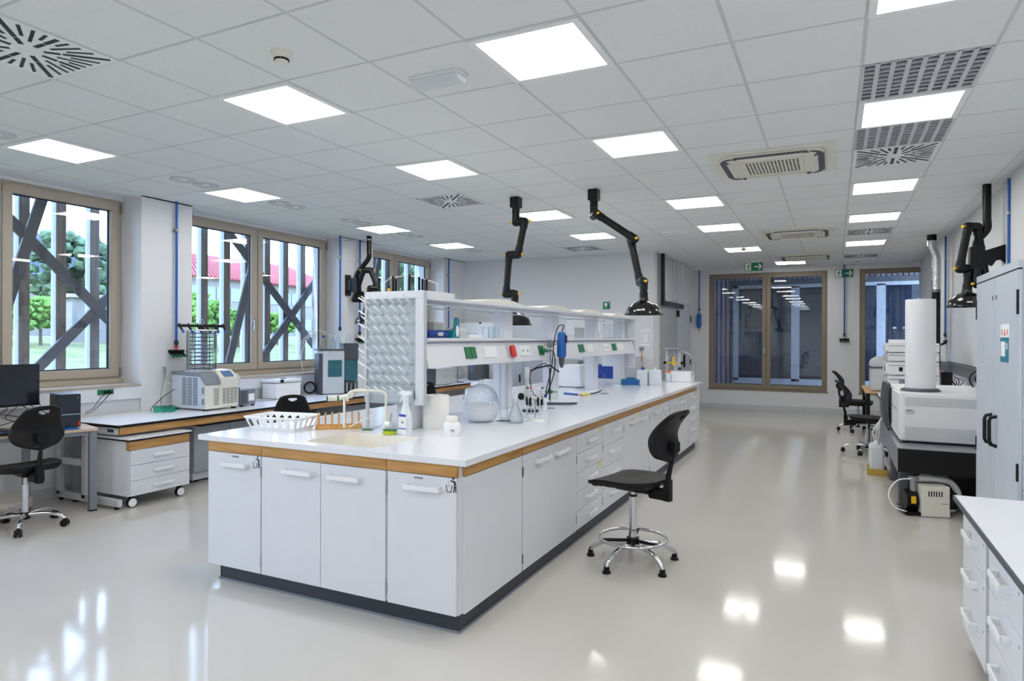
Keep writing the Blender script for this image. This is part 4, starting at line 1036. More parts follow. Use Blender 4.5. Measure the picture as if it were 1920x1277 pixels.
def pipettes():
    x, y = -1.99, 4.46
    r = thing('pipette_stand', 'pipette carousel stand with hanging pipettes behind the conical flask', 'pipette stand', (x, y, Z9))
    ob('base', MB().lathe((x, y, Z9), [(.07, 0), (.07, .008), (.03, .014), (.012, .02)], n=28), M['whiteplastic'], r)
    ob('column', MB().cyl((x, y, Z9 + .01), (x, y, Z9 + .20), .008), M['chrome'], r)
    ob('carousel', MB().lathe((x, y, Z9 + .165), [(.055, 0), (.058, .006), (.055, .012), (.02, .015)], n=24), M['lightgrey'], r)
    cols = ['black', 'red', 'white', 'navy']
    for k in range(4):
        a = rad(200 + 62 * k); px, py = x + .055 * math.cos(a), y + .055 * math.sin(a)
        p = ob('pipette', MB().lathe((px, py, Z9 + .05), [(.002, 0), (.004, .05), (.010, .06), (.013, .11), (.012, .16), (.006, .165), (.006, .18), (.010, .182), (.010, .192)], n=12), M['lightgrey'], r)
        ob('push_button', MB().cyl((px, py, Z9 + .235), (px, py, Z9 + .252), .009), M[cols[k]], p)
        ob('grip', MB().box(px - .008, px + .008, py - .014, py + .014, Z9 + .12, Z9 + .18), M['black'], p)
pipettes()
pm = thing('pipette_controller', 'black and white electronic pipette controller on its own stand', 'pipette controller', (-2.13, 4.62, Z9))
ob('foot', MB().cyl((-2.13, 4.62, Z9), (-2.13, 4.62, Z9 + .012), .05, n=24), M['whiteplastic'], pm)
ob('stem', MB().cyl((-2.13, 4.62, Z9 + .01), (-2.13, 4.62, Z9 + .13), .007), M['lightgrey'], pm)
ob('grip_body', MB().lathe((-2.13, 4.62, Z9 + .13), [(.016, 0), (.034, .01), (.036, .05), (.018, .065), (.014, .16), (.019, .17), (.019, .25), (.012, .26)], n=20), M['lightgrey'], pm)
ob('side_knob', MB().sph((-2.165, 4.59, Z9 + .165), .028), M['blacksoft'], pm)
ph = thing('ph_meter_arm', 'jointed black electrode arm with clipped probes near the pipette stand', 'electrode arm', (-2.28, 5.02, Z9))
ob('base', MB().cyl((-2.28, 5.02, Z9), (-2.28, 5.02, Z9 + .015), .07, n=24), M['black'], ph)
ob('rod', MB().cyl((-2.28, 5.02, Z9), (-2.28, 5.02, Z9 + .37), .006), M['steel'], ph)
ob('arm', MB().tube([(-2.28, 5.02, Z9 + .34), (-2.20, 4.98, Z9 + .37), (-2.12, 5.05, Z9 + .39), (-2.10, 5.2, Z9 + .33)], .007, n=8), M['black'], ph)
ob('probe', MB().cyl((-2.12, 5.05, Z9 + .10), (-2.12, 5.05, Z9 + .36), .006), M['black'], ph)
ob('cables', MB().tube(bz((-2.12, 5.05, Z9 + .36), (-2.20, 5.1, Z9 + .40), (-2.28, 5.0, Z9 + .3), (-2.24, 5.1, Z9 + .05), (-2.16, 5.25, Z9 + .012), n=8), .0035, n=6), M['black'], ph)
wb_ = thing('wash_bottle', 'small wash bottle with dark blue cap behind the pipette stand', 'wash bottle', (-2.22, 5.16, Z9))
ob('body', MB().lathe((-2.22, 5.16, Z9), [(.026, 0), (.028, .004), (.028, .09), (.014, .11)], n=24), M['jug'], wb_)
ob('cap', MB().cyl((-2.22, 5.16, Z9 + .11), (-2.22, 5.16, Z9 + .135), .017), M['bluedark'], wb_)
ob('nozzle', MB().tube([(-2.22, 5.16, Z9 + .13), (-2.22, 5.16, Z9 + .17), (-2.20, 5.15, Z9 + .185)], .003, n=6), M['whiteplastic'], wb_)
def stand():
    r = thing('retort_stand', 'retort stand with dark flat base and long rod on the worktop', 'retort stand', (-2.25, 5.68, Z9))
    ob('base', MB().prism([(-2.46, 5.56), (-2.19, 5.69), (-2.15, 5.80), (-2.42, 5.70)], 'z', Z9, Z9 + .014), M['grey' if False else 'darkgrey'], r, bev=.004)
    ob('rod', MB().cyl((-2.37, 5.66, Z9 + .01), (-2.37, 5.66, Z9 + .60), .0065, n=12), M['steel'], r)
    ob('clamp', MB().cyl((-2.42, 5.63, Z9 + .555), (-2.24, 5.69, Z9 + .555), .005).box(-2.395, -2.345, 5.645, 5.675, Z9 + .53, Z9 + .575), M['steel'], r)
    ob('lower_clamp', MB().box(-2.39, -2.35, 5.645, 5.675, Z9 + .10, Z9 + .13).cyl((-2.42, 5.64, Z9 + .115), (-2.30, 5.67, Z9 + .115), .004), M['green'], r, label='green boss head')
    h = thing('homogenizer', 'bright blue handheld homogenizer motor clamped high on the retort stand', 'homogenizer', (-2.27, 5.69, 1.30))
    ob('motor_housing', MB().lathe((-2.27, 5.69, 1.34), [(.02, -.01), (.040, .0), (.043, .02), (.043, .20), (.034, .225), (.02, .232)], n=28), M['blue'], h)
    ob('drive_neck', MB().lathe((-2.27, 5.69, 1.24), [(.012, 0), (.018, .02), (.024, .05), (.028, .10)], n=20), M['darkgrey'], h)
    ob('switch', MB().box(-2.228, -2.213, 5.67, 5.69, 1.47, 1.54), M['navy'], h)
    ob('power_cable', MB().tube(bz((-2.27, 5.69, 1.57), (-2.25, 5.69, 1.63), (-2.30, 5.68, 1.62), (-2.33, 5.66, 1.50), (-2.34, 5.62, 1.25), (-2.32, 5.45, 1.05), (-2.26, 5.3, .93), n=8), .005, n=6), M['black'], h)
stand()
pc = thing('power_cable', 'black cable with green plug hanging from the trunking to the worktop', 'cable', (-2.37, 5.56, Z9))
ob('cable', MB().tube(bz((-2.375, 5.57, 1.40), (-2.31, 5.60, 1.38), (-2.29, 5.56, 1.20), (-2.30, 5.42, 1.02), (-2.28, 5.28, .915), n=8), .005, n=6), M['black'], pc)
ob('plug', MB().cyl((-2.405, 5.56, 1.405), (-2.35, 5.58, 1.395), .022, .014), M['green'], pc)
def thermo_leads():
    r = thing('sensor_leads', 'bundle of blue, yellow and black sensor plugs on the worktop before the white box', 'cable', (-2.30, 6.6, Z9))
    ob('blue_grip', MB().cyl((-2.38, 6.05, Z9 + .07), (-2.34, 6.30, Z9 + .04), .012), M['blue'], r)
    ob('yellow_grip', MB().cyl((-2.38, 6.52, Z9 + .025), (-2.36, 6.72, Z9 + .015), .013), M['stickyellow'], r)
    ob('black_lead', MB().tube(bz((-2.36, 6.72, Z9 + .015), (-2.36, 6.9, Z9 + .012), (-2.38, 7.1, Z9 + .012), (-2.42, 7.3, Z9 + .012), n=5), .008, n=6), M['black'], r)
    ob('thin_lead', MB().tube(bz((-2.34, 6.30, Z9 + .04), (-2.34, 6.45, Z9 + .02), (-2.38, 6.52, Z9 + .025), n=5), .004, n=6), M['red'], r)
thermo_leads()
TX, TY = -2.80, 7.66
bxm = thing('titration_box', 'white square instrument box standing behind the posts under the trunking', 'instrument', (TX - .15, TY + .2, Z9))
ob('housing', MB().box(TX - .32, TX, TY, TY + .44, Z9 + .01, Z9 + .275), M['whiteplastic'], bxm, bev=.01)
ob('side_knob', MB().box(TX, TX + .01, TY + .22, TY + .27, Z9 + .06, Z9 + .11), M['black'], bxm)
ob('feet', MB().box(TX - .30, TX - .26, TY + .02, TY + .06, Z9, Z9 + .011).box(TX - .06, TX - .02, TY + .02, TY + .06, Z9, Z9 + .011).box(TX - .06, TX - .02, TY + .38, TY + .42, Z9, Z9 + .011), M['black'], bxm)
wh = thing('rotary_bath', 'white angled apparatus with folded lid standing behind the desiccator', 'apparatus', (-2.90, 5.35, Z9), rz=rad(12))
ob('lower_shell', MB().prism([(-.13, 0), (.12, 0), (.15, .13), (.03, .18), (-.16, .145)], 'y', -.10, .10), M['whiteplastic'], wh, w=False, bev=.008)
ob('lid', MB().prism([(-.10, .178), (.14, .145), (.17, .165), (.10, .22), (-.01, .23), (-.11, .20)], 'y', -.11, .11), M['whiteplastic'], wh, w=False, bev=.008)
ob('teal_knob', MB().cyl((.15, -.03, .10), (.17, -.03, .10), .02), M['teal'], wh, w=False)
bl = thing('blue_block', 'small dark blue block beside the paper towel roll on the far half of the worktop', 'block', (-2.95, 4.45, Z9), rz=rad(10))
ob('block', MB().box(-.12, .10, -.05, .05, 0, .07), M['bluedark'], bl, w=False, bev=.006)
gb = thing('glove_box', 'blue and green carton of blue gloves near the far end of the island', 'carton', (-2.40, 8.47, Z9), rz=rad(8))
ob('carton', MB().box(-.12, .12, -.06, .06, 0, .075), M['teal'], gb, w=False, bev=.002)
ob('front_print', MB().box(-.10, .11, -.0612, -.06, .012, .06), M['blue'], gb, w=False)
ob('glove_tuft', MB().sph((0, 0, .078), .07, .03, .025), M['blue'], gb, w=False)
def can(x, y, lab, cap):
    r = thing('plastic_canister', lab, 'canister', (x, y, Z9), rz=rad(6))
    ob('body', MB().box(-.068, .068, -.10, .10, 0, .20), M['jug'], r, w=False, bev=.007)
    ob('cap', MB().cyl((-.0, -.04, .20), (0, -.04, .235), .02), M[cap], r, w=False)
can(-2.255, 8.55, 'milky white canister with blue cap beside the glove carton', 'bluedark')
can(-2.10, 8.58, 'milky white canister right beside the blue capped one', 'whiteplastic')
fb = thing('reagent_bottle', 'small clear bottle with orange cap at the far end of the worktop', 'bottle', (-2.05, 9.12, Z9))
ob('body', MB().lathe((-2.05, 9.12, Z9), [(.045, 0), (.047, .005), (.047, .10), (.028, .13), (.026, .14)], n=24, cap=False), M['bluebottle'], fb)
ob('cap', MB().cyl((-2.05, 9.12, Z9 + .14), (-2.05, 9.12, Z9 + .172), .032), M['orange'], fb)
def vac():
    r = thing('vacuum_manifold', 'white vacuum pump unit with steel disc on columns and brass valves at the island end', 'vacuum pump', (-2.02, 9.40, Z9))
    ob('pump_housing', MB().box(-2.13, -1.78, 9.28, 9.55, Z9, Z9 + .15), M['whiteplastic'], r, bev=.012)
    ob('disc', MB().lathe((-2.04, 9.42, 1.37), [(.175, 0), (.178, .005), (.175, .010), (.0001, .011)], n=40), M['chrome'], r)
    for x, y in ((-2.13, 9.40), (-1.96, 9.40), (-2.04, 9.52)): ob('column', MB().cyl((x, y, Z9 + .14), (x, y, 1.37), .022), M['lightgrey'], r)
    ob('valve', MB().cyl((-2.14, 9.33, 1.17), (-1.92, 9.33, 1.17), .008).cyl((-2.03, 9.33, 1.13), (-2.03, 9.33, 1.26), .014), M['yellow'], r, label='brass valve with yellow body')
    for q in ((-2.15, 9.33, 1.17), (-1.91, 9.33, 1.17), (-1.94, 9.32, 1.09)): ob('valve_knob', MB().sph(q, .023), M['black'], r)
    ring = [(-1.93 + .20 * math.cos(a), 9.34, 1.125 + .205 * math.sin(a)) for a in [2 * PI * k / 40 for k in range(40)]]
    ob('hose_ring', MB().tube(ring, .0065, n=8, closed=True), M['steel'], r)
vac()
tr_ = thing('plastic_tray', 'shallow white tray lying at the far end of the island worktop', 'tray', (-2.25, 8.85, Z9))
ob('tray', MB().box(-2.45, -2.2, 9.0, 9.4, Z9, Z9 + .03), M['whiteplastic'], tr_, bev=.008)

# things on the lower shelf (z 1.514)
ZS = 1.514
bb = thing('blue_lidded_case', 'dark blue plastic case lying on the lower shelf next to the drying rack', 'case', (-2.55, 3.90, ZS))
ob('case', MB().box(-2.66, -2.46, 3.74, 4.02, ZS, ZS + .055), M['bluedark'], bb, bev=.018)
ob('latch', MB().box(-2.46, -2.452, 3.86, 3.92, ZS + .015, ZS + .04), M['lightgrey'], bb)
wc = thing('cream_carton', 'cream carton behind the teal wipes box on the lower shelf', 'carton', (-2.64, 4.05, ZS))
ob('carton', MB().box(-2.73, -2.60, 4.03, 4.16, ZS, ZS + .115), M['cream'], wc, bev=.003)
kb = thing('wipes_carton', 'teal wipes carton with white oval and tall front tab on the lower shelf', 'carton', (-2.50, 4.10, ZS))
ob('carton', MB().box(-2.58, -2.47, 4.05, 4.12, ZS, ZS + .055).prism([(4.06, ZS), (4.155, ZS), (4.155, ZS + .135), (4.125, ZS + .15), (4.095, ZS + .145), (4.085, ZS + .07), (4.06, ZS + .055)], 'x', -2.47, -2.462), M['teal'], kb)
ov = MB(); ov.m = Matrix.Translation((-2.4618, 4.128, ZS + .05)) @ Matrix.Rotation(PI / 2, 4, 'Y')
ov.prism([(.042 * math.cos(2 * PI * k / 24), .022 * math.sin(2 * PI * k / 24)) for k in range(24)], 'z', 0, .0012); ov.m = Matrix()
ob('white_oval', ov, M['paper'], kb)
tp = thing('tip_box', 'translucent grey pipette tip box beside the teal carton', 'box', (-2.52, 4.24, ZS))
ob('base', MB().box(-2.60, -2.48, 4.19, 4.29, ZS, ZS + .05), M['lightgrey'], tp, bev=.003); ob('lid', MB().box(-2.60, -2.48, 4.19, 4.29, ZS + .051, ZS + .075), M['milky'], tp, bev=.003)
pb = thing('paper_stack', 'low pile of white booklets lying on the lower shelf', 'papers', (-2.55, 4.42, ZS))
ob('sheets', MB().box(-2.68, -2.48, 4.34, 4.56, ZS, ZS + .03), M['paper'], pb); ob('cover', MB().box(-2.66, -2.50, 4.36, 4.50, ZS + .0305, ZS + .034), M['blue'], pb)
g0 = None
def beaker(x, y, lab, h=.085, rr=.03):
    r = thing('glass_beaker', lab, 'beaker', (x, y, ZS), group='glass beakers on the lower shelf')
    ob('vessel', MB().lathe((0, 0, 0), [(.0001, .001), (rr, .001), (rr, h), (rr + .003, h + .003)], n=24, cap=False), M['labglass'], r, w=False); return r
BL = {(-2.47, 4.58): 'clear glass beaker on the lower shelf just left of the second post', (-2.46, 4.66): 'clear glass beaker on the lower shelf in front of the second post', (-2.50, 4.80): 'clear glass beaker on the lower shelf right behind the second post', (-2.48, 7.30): 'clear glass beaker near the middle of the far lower shelf'}
for (x, y), lab in BL.items():
    if g0 is None: g0 = beaker(x, y, lab)
    else: dup(g0, (x, y, ZS), label=lab)
def cyl_s(x, y, h, lab):
    r = thing('glass_tube', lab, 'glassware', (x, y, ZS), group='slim glass cylinders on the far lower shelf')
    ob('vessel', MB().lathe((0, 0, 0), [(.03, 0), (.03, .004), (.013, .01), (.013, h), (.016, h + .003)], n=16, cap=False), M['labglass'], r, w=False); return r
g0 = cyl_s(-2.48, 7.62, .17, 'slim glass cylinder standing on the far lower shelf among its likes')
for k in range(7): dup(g0, (-2.44 - .06 * (k % 2), 7.72 + .11 * k, ZS))
sc_ = thing('shelf_scale', 'small white balance with dark display on the lower shelf seen beneath the black dome', 'balance', (-2.58, 6.35, ZS))
ob('housing', MB().box(-2.70, -2.56, 6.22, 6.40, ZS, ZS + .04), M['whiteplastic'], sc_, bev=.008); ob('display_column', MB().box(-2.68, -2.60, 6.38, 6.42, ZS + .03, ZS + .19), M['whiteplastic'], sc_, bev=.005); ob('display', MB().box(-2.599, -2.595, 6.385, 6.415, ZS + .15, ZS + .17), M['black'], sc_)
nb = thing('notice_holder', 'grey framed card leaning on the lower shelf between the third and fourth posts', 'card', (-2.6, 6.5, ZS))
ob('card', MB().box(-2.62, -2.61, 6.95, 7.25, ZS, ZS + .12), M['lightgrey'], nb)

# ================================================================ CHAIRS
def chair(loc, rz, sh, base, lab, backtilt=.0):
    """local frame: sitter faces +x. sh = seat height; base 'glide' or 'castor'"""
    r = thing('lab_stool' if base == 'glide' else 'lab_chair', lab, 'stool' if base == 'glide' else 'chair', loc, rz)
    # seat shell
    def seat(u, v):
        a = (u - .5) * 2; c = (v - .5) * 2      # a: back..front, c: side
        wd = .235 * (1 - .30 * max(0, -a) ** 2.2) * (1 - .05 * max(0, a)); x = .215 * a; y = wd * c
        if a < 0: x = x * (1 - .10 * c * c)
        z = -.012 * (1 - c * c) * (1 - a * a) - .020 * max(0, a) ** 3 + .006 * abs(c) ** 3 + .008 * max(0, -a) ** 2
        z += .0034 * math.sin((a * a + c * c * .8) * 24) * (1 - abs(c) ** 4) * (1 - abs(a) ** 4)
        return (x, y, sh + z)
    def th(u, v):
        a = abs(u - .5) * 2; c = abs(v - .5) * 2; e = min(1, (1 - a) * 9) * min(1, (1 - c) * 9); return (0, 0, -.018 - .026 * e)
    ob('seat', MB().grid(seat, 40, 30, th), M['blacksoft'], r, w=False)
    # backrest shell
    bz0 = sh + .135; H = .35
    def back(u, v):
        c = (u - .5) * 2; t = v
        k0 = max(0, .34 - t) / .34; k1 = max(0, t - .34) / .66; k2 = max(0, t - .90) / .10
        wd = .188 * (1 - .62 * (1 - math.sqrt(max(0, 1 - k0 * k0)))) * (1 - .40 * k1 ** 1.3) * (1 - .28 * (1 - math.sqrt(max(0, 1 - k2 * k2))))
        x = -.235 - .045 * (1 - c * c) * .8 + .03 * math.sin(t * 2.4) - .24 * max(0, t - .42) ** 1.6 * 1.3
        return (x, wd * c, bz0 + H * (t + .07 * c * c * (1 - t) ** 2 - .03 * c * c * t))
    def bth(u, v):
        a = abs(u - .5) * 2; c = abs(v - .5) * 2; e = min(1, (1 - a) * 8) * min(1, (1 - c) * 8); return (-.010 - .022 * e, 0, 0)
    # a grip opening is left out of the grid near the top
    b = MB(); nu, nv = 26, 30
    hole = lambda u, v: ((u - .5) / .17) ** 2 + ((v - .86) / .05) ** 2 < 1
    front = [[Vector(back(i / nu, j / nv)) for i in range(nu + 1)] for j in range(nv + 1)]
    rear = [[front[j][i] + Vector(bth(i / nu, j / nv)) for i in range(nu + 1)] for j in range(nv + 1)]
    W = nu + 1; vs = [p for R in front for p in R] + [p for R in rear for p in R]; n = W * (nv + 1); fs = []
    solid = lambda i, j: 0 <= i < nu and 0 <= j < nv and not hole((i + .5) / nu, (j + .5) / nv)
    for j in range(nv):
        for i in range(nu):
            if not solid(i, j): continue
            a = j * W + i; fs += [(a, a + 1, a + 1 + W, a + W), (n + a, n + a + W, n + a + 1 + W, n + a + 1)]
            if not solid(i, j - 1): fs.append((a, n + a, n + a + 1, a + 1))
            if not solid(i, j + 1): fs.append((a + W, a + W + 1, n + a + W + 1, n + a + W))
            if not solid(i - 1, j): fs.append((a, a + W, n + a + W, n + a))
            if not solid(i + 1, j): fs.append((a + 1, n + a + 1, n + a + W + 1, a + W + 1))
    ob('backrest', b.add(vs, fs), M['blacksoft'], r, w=False)
    ob('back_bar', MB().tube([(-.255, 0, sh - .05), (-.262, 0, sh + .05), (-.285, 0, sh + .14), (-.298, 0, sh + .24)], [.022, .018, .014, .014], n=8).box(-.28, -.235, -.022, .022, sh - .12, sh + .02), M['black'], r, w=False)
    ob('back_bracket', MB().box(-.325, -.285, -.045, .045, sh + .20, sh + .275), M['black'], r, w=False, bev=.008)
    ob('mechanism', MB().box(-.16, .10, -.075, .075, sh - .082, sh - .035).box(-.27, -.13, -.035, .035, sh - .115, sh - .045), M['black'], r, w=False, bev=.008)
    ob('lever', MB().cyl((-.02, -.07, sh - .065), (-.0, -.20, sh - .068), .004, n=6), M['black'], r, w=False)
    if base == 'glide':
        ob('gas_column', MB().cyl((0, 0, .12), (0, 0, sh - .12), .026, n=24).cyl((0, 0, sh - .12), (0, 0, sh - .07), .015, n=16), M['chrome'], r, w=False)
        ob('column_collar', MB().cyl((0, 0, sh - .128), (0, 0, sh - .118), .0275, n=20), M['black'], r, w=False)
        ring = [(.225 * math.cos(2 * PI * k / 48), .225 * math.sin(2 * PI * k / 48), .165) for k in range(48)]
        ob('foot_ring', MB().tube(ring, .0105, n=10, closed=True), M['chrome'], r, w=False)
        sp_b = MB().cyl((0, 0, .11), (0, 0, .17), .042, n=18)
        for k in range(3): a = rad(50 + 120 * k); sp_b.tube([(0, 0, .15), (.22 * math.cos(a), .22 * math.sin(a), .163)], .011, n=6)
        ob('ring_hub', sp_b, M['black'], r, w=False)
        R_, hz = .30, .125
    else:
        ob('gas_column', MB().cyl((0, 0, .10), (0, 0, sh - .16), .025, n=24).cyl((0, 0, sh - .16), (0, 0, sh - .07), .014, n=16), M['chrome'], r, w=False)
        ob('hub', MB().cyl((0, 0, .07), (0, 0, .125), .034, n=18), M['black'], r, w=False); R_, hz = .285, .105
    for k in range(5):
        a = rad(36 + 72 * k) - rz; d = Vector((math.cos(a), math.sin(a), 0)); Z = Vector((0, 0, 1))
        if base == 'glide': pts = [d * .02 + Z * hz, d * .12 + Z * (hz - .002), d * .20 + Z * (hz - .012), d * .262 + Z * (hz - .045), d * .29 + Z * .06, d * .30 + Z * .035]; rr = [.018, .017, .016, .016, .016, .016]
        else: pts = [d * .02 + Z * hz, d * .14 + Z * (hz + .005), d * .22 + Z * (hz - .005), d * .265 + Z * (hz - .025), d * .285 + Z * .062]; rr = [.017, .015, .014, .013, .012]
        lg = ob('leg', MB().tube(bz(*pts, n=5), [rr[min(i // 5, len(rr) - 1)] for i in range((len(pts) - 1) * 5 + 1)], n=10), M['chrome'], r, w=False)
        if base == 'glide': f = MB().lathe(tuple(d * .30), [(.027, 0), (.027, .014), (.019, .018), (.018, .045)], n=18); ob('rubber_glide', f, M['black'], lg, w=False)
        else:
            q = Vector((-d.y, d.x, 0)); c = d * .285
            f = MB().cyl(c + q * .006 + Z * .0275, c + q * .024 + Z * .0275, .0275, n=18).cyl(c - q * .006 + Z * .0275, c - q * .024 + Z * .0275, .0275, n=18).cyl(c + Z * .03, c + Z * .062, .010, n=10).cyl(c - q * .01 + Z * .04, c + q * .01 + Z * .04, .022, n=14)
            ob('castor', f, M['black'], lg, w=False)
    return r
chair((-1.22, 4.37, 0), rad(166), .575, 'glide', 'black polyurethane stool with chrome foot ring, standing on the floor right of the island bench')
chair((-5.75, 2.99, 0), rad(172), .505, 'castor', 'black chair on chrome castor base at the computer desk, cut by the left edge')
chair((-5.06, 5.13, 0), rad(137), .465, 'castor', 'black chair between island and window bench, its top showing behind the white basket')
chair((-5.25, 7.80, 0), rad(135), .43, 'castor', 'black chair at the far window bench, showing right of the drying rack under the trunking')
chair((.40, 9.92, 0), rad(8), .48, 'castor', 'black chair at the right wall benches, nearer of the two')
chair((.36, 12.2, 0), rad(-4), .50, 'castor', 'black chair at the right wall benches, farther one by the wooden table')
# ================================================================ LEFT WALL: BENCH, DESK AND THEIR EQUIPMENT
BX0, BX1, BZ = LX + .012, -5.67, .73
sb = thing('window_bench', 'long low white bench with black edge and oak apron along the left windows', 'bench', (-6.1, 7.3, 0))
ob('bench_top', MB().box(BX0, BX1, 3.69, 11.22, BZ - .022, BZ), M['benchtop'], sb, bev=.001)
ob('black_edge', MB().box(BX1, BX1 + .004, 3.686, 11.22, BZ - .024, BZ - .001).box(BX0, BX1 + .004, 3.684, 3.69, BZ - .024, BZ - .001), M['blackedge'], sb)
ob('oak_apron', MB().box(BX1 - .045, BX1 - .02, 3.72, 11.2, BZ - .09, BZ - .024), M['oak'], sb)
ob('end_apron', MB().box(BX0 + .05, BX1 - .045, 3.715, 3.735, BZ - .09, BZ - .024), M['white'], sb)
ob('type_plate', MB().box(-5.86, -5.77, 3.713, 3.715, BZ - .072, BZ - .045), M['ink'], sb)
for y in (3.64, 6.35, 8.9):
    lg = ob('leg_frame', MB().box(-6.50, -6.44, y, y + .04, .05, BZ - .024).box(-6.12, -6.06, y, y + .04, .05, BZ - .024).box(-6.50, -5.60, y, y + .045, .025, .085).box(-6.44, -6.12, y, y + .04, .34, .40), M['lightgrey'], sb, bev=.003)
    ob('levelling_foot', MB().cyl((-6.45, y + .02, 0), (-6.45, y + .02, .026), .018).cyl((-5.64, y + .02, 0), (-5.64, y + .02, .026), .018), M['black'], lg)
# mobile drawer unit
md = thing('mobile_drawer_unit', 'white three drawer unit on castors pushed under the near end of the window bench', 'drawer unit', (-5.8, 4.0, 0))
MX0, MX1, MY0, MY1 = -6.22, -5.545, 3.71, 4.31
ob('body', MB().box(MX0, MX1 - .02, MY0, MY1, .105, .51), M['white'], md, bev=.002)
ob('cover_top', MB().box(MX0 - .01, MX1 + .005, MY0 - .01, MY1 + .02, .606, .618), M['benchtop'], md)
ob('black_edge', MB().box(MX0 - .01, MX1 + .007, MY0 - .012, MY1 + .022, .592, .606), M['blackedge'], md)
ob('oak_rail', MB().box(MX1 - .045, MX1 - .004, MY0, MY1, .514, .592), M['oak'], md)
ob('carcass_rim', MB().box(MX0, MX1 - .05, MY0, MY1, .51, .592), M['white'], md)
for k in range(3):
    z1 = .51 - k * .135
    d = ob('drawer', MB().box(MX1 - .019, MX1, MY0 + .012, MY1, z1 - .132, z1), M['white'], md, bev=.002)
    ob('handle', handle_mb((MX1, (MY0 + MY1) / 2 + .02, z1 - .06), (0, 1, 0), .19, (1, 0, 0)), M['whiteplastic'], d, bev=.0015)
for x, y in ((MX1 - .06, MY0 + .05), (MX1 - .06, MY1 - .07), (MX0 + .06, MY0 + .05), (MX0 + .06, MY1 - .07)):
    c = ob('castor', MB().cyl((x, y, .045), (x + .028, y, .045), .043, n=24).box(x - .005, x + .02, y - .02, y + .02, .07, .106), M['black'], md)
    ob('hub_cap', MB().cyl((x + .028, y, .045), (x + .034, y, .045), .037, n=24), M['whiteplastic'], c)
# grey cabinets under the bench further back
def under(y0, y1, lab):
    r = thing('under_bench_cabinet', lab, 'cabinet', (-6.15, (y0 + y1) / 2, 0))
    ob('body', MB().box(-6.45, -5.95, y0, y1, .10, .60), M['midgrey'], r)
    ob('top_board', MB().box(-6.46, -5.80, y0 - .02, y1 + .02, .600, .616), M['blackedge'], r)
    for k in range(2): ob('door', MB().box(-5.95, -5.932, y0 + .003 + k * (y1 - y0) / 2, y0 - .003 + (k + 1) * (y1 - y0) / 2, .11, .59), M['midgrey'], r, bev=.001)
    ob('base_rail', MB().box(-6.44, -5.96, y0 + .01, y1 - .01, .025, .10), M['lightgrey'], r)
    ob('foot', MB().cyl((-6.0, y0 + .08, 0), (-6.0, y0 + .08, .026), .02).cyl((-6.4, y0 + .08, 0), (-6.4, y0 + .08, .026), .02).cyl((-6.0, y1 - .08, 0), (-6.0, y1 - .08, .026), .02), M['black'], r)
under(4.66, 5.56, 'grey low cabinet under the window bench, showing left of the island worktop')
under(5.75, 6.30, 'grey low cabinet under the window bench behind the wooden peg rack')
under(7.0, 7.9, 'grey low cabinet under the window bench behind the sink taps')

# computer desk, slightly turned
DA = math.atan2(.20, .66)   # front edge direction turned from the y axis
dk = thing('computer_desk', 'pale oak computer desk with grey square legs, turned slightly from the wall', 'desk', (-5.76, 3.57, 0), rz=-DA)
# local: +y along the front edge away, -x towards the wall; corner at origin
ob('desk_top', MB().box(-.60, 0, -1.75, 0, .695, .72), M['paleoak'], dk, w=False, bev=.002)
for x, y in ((-.03, -.035), (-.52, -.035), (-.03, -1.70), (-.52, -1.70), (-.50, -.42)):
    l = ob('leg', MB().box(x - .028, x + .028, y - .028, y + .028, .012, .694), M['grey'], dk, w=False, bev=.003)
    ob('foot_cap', MB().box(x - .03, x + .03, y - .03, y + .03, 0, .012), M['black'], l, w=False)
ob('frame_rail', MB().box(-.50, -.05, -.05, -.02, .66, .694).box(-.04, -.02, -1.68, -.06, .66, .694), M['grey'], dk, w=False)
def tv(x, y, z): return Matrix.Rotation(-DA, 4, 'Z') @ Vector((x, y, 0)) + Vector((-5.76, 3.57, z))
pc_ = thing('desktop_computer', 'black tower computer with silver stripe standing on the computer desk', 'computer', (-6.13, 3.49, .72), rz=-DA + rad(2))
ob('case', MB().box(-.15, .13, -.065, .095, .005, .29), M['black'], pc_, w=False, bev=.004)
ob('front_bezel', MB().box(.13, .142, -.065, .095, .005, .29), M['screen'], pc_, w=False, bev=.003)
ob('silver_stripe', MB().box(.142, .145, -.065, .095, .112, .117), M['chrome'], pc_, w=False)
ob('power_button', MB().cyl((.142, .07, .26), (.146, .07, .26), .006), M['grey'], pc_, w=False)
ob('red_mark', MB().box(.142, .144, .075, .09, .015, .05), M['red'], pc_, w=False)
ob('foot', MB().box(-.14, -.11, -.06, .09, 0, .005).box(.10, .12, -.06, .09, 0, .005), M['black'], pc_, w=False)
mo = thing('monitor', 'black flat computer monitor cut by the left edge of the photo', 'monitor', (-6.28, 3.01, .72), rz=-DA + rad(16))
ob('bezel', MB().box(-.02, .01, -.36, .36, .195, .555), M['black'], mo, w=False, bev=.004)
ob('screen', MB().box(.010, .0115, -.35, .35, .215, .548), M['screen'], mo, w=False)
ob('stand', MB().box(-.05, -.02, -.03, .03, .01, .35).prism(rrect(.20, .24, .03), 'z', 0, .01), M['black'], mo, w=False)
kb_ = thing('keyboard', 'black keyboard lying on the computer desk behind the chair', 'keyboard', (-5.98, 3.02, .72), rz=-DA)
ob('keyboard_body', MB().box(-.07, .07, -.21, .21, 0, .016), M['black'], kb_, w=False, bev=.003)
kk = MB()
for i in range(5):
    for j in range(15): kk.box(-.058 + i * .024, -.038 + i * .024, -.20 + j * .0268, -.178 + j * .0268, .016, .021)
ob('keycaps', kk, M['navy'], kb_, w=False)
ms = thing('computer_mouse', 'dark mouse on a blue sheet at the right end of the computer desk', 'mouse', (-5.93, 3.36, .723), rz=-DA)
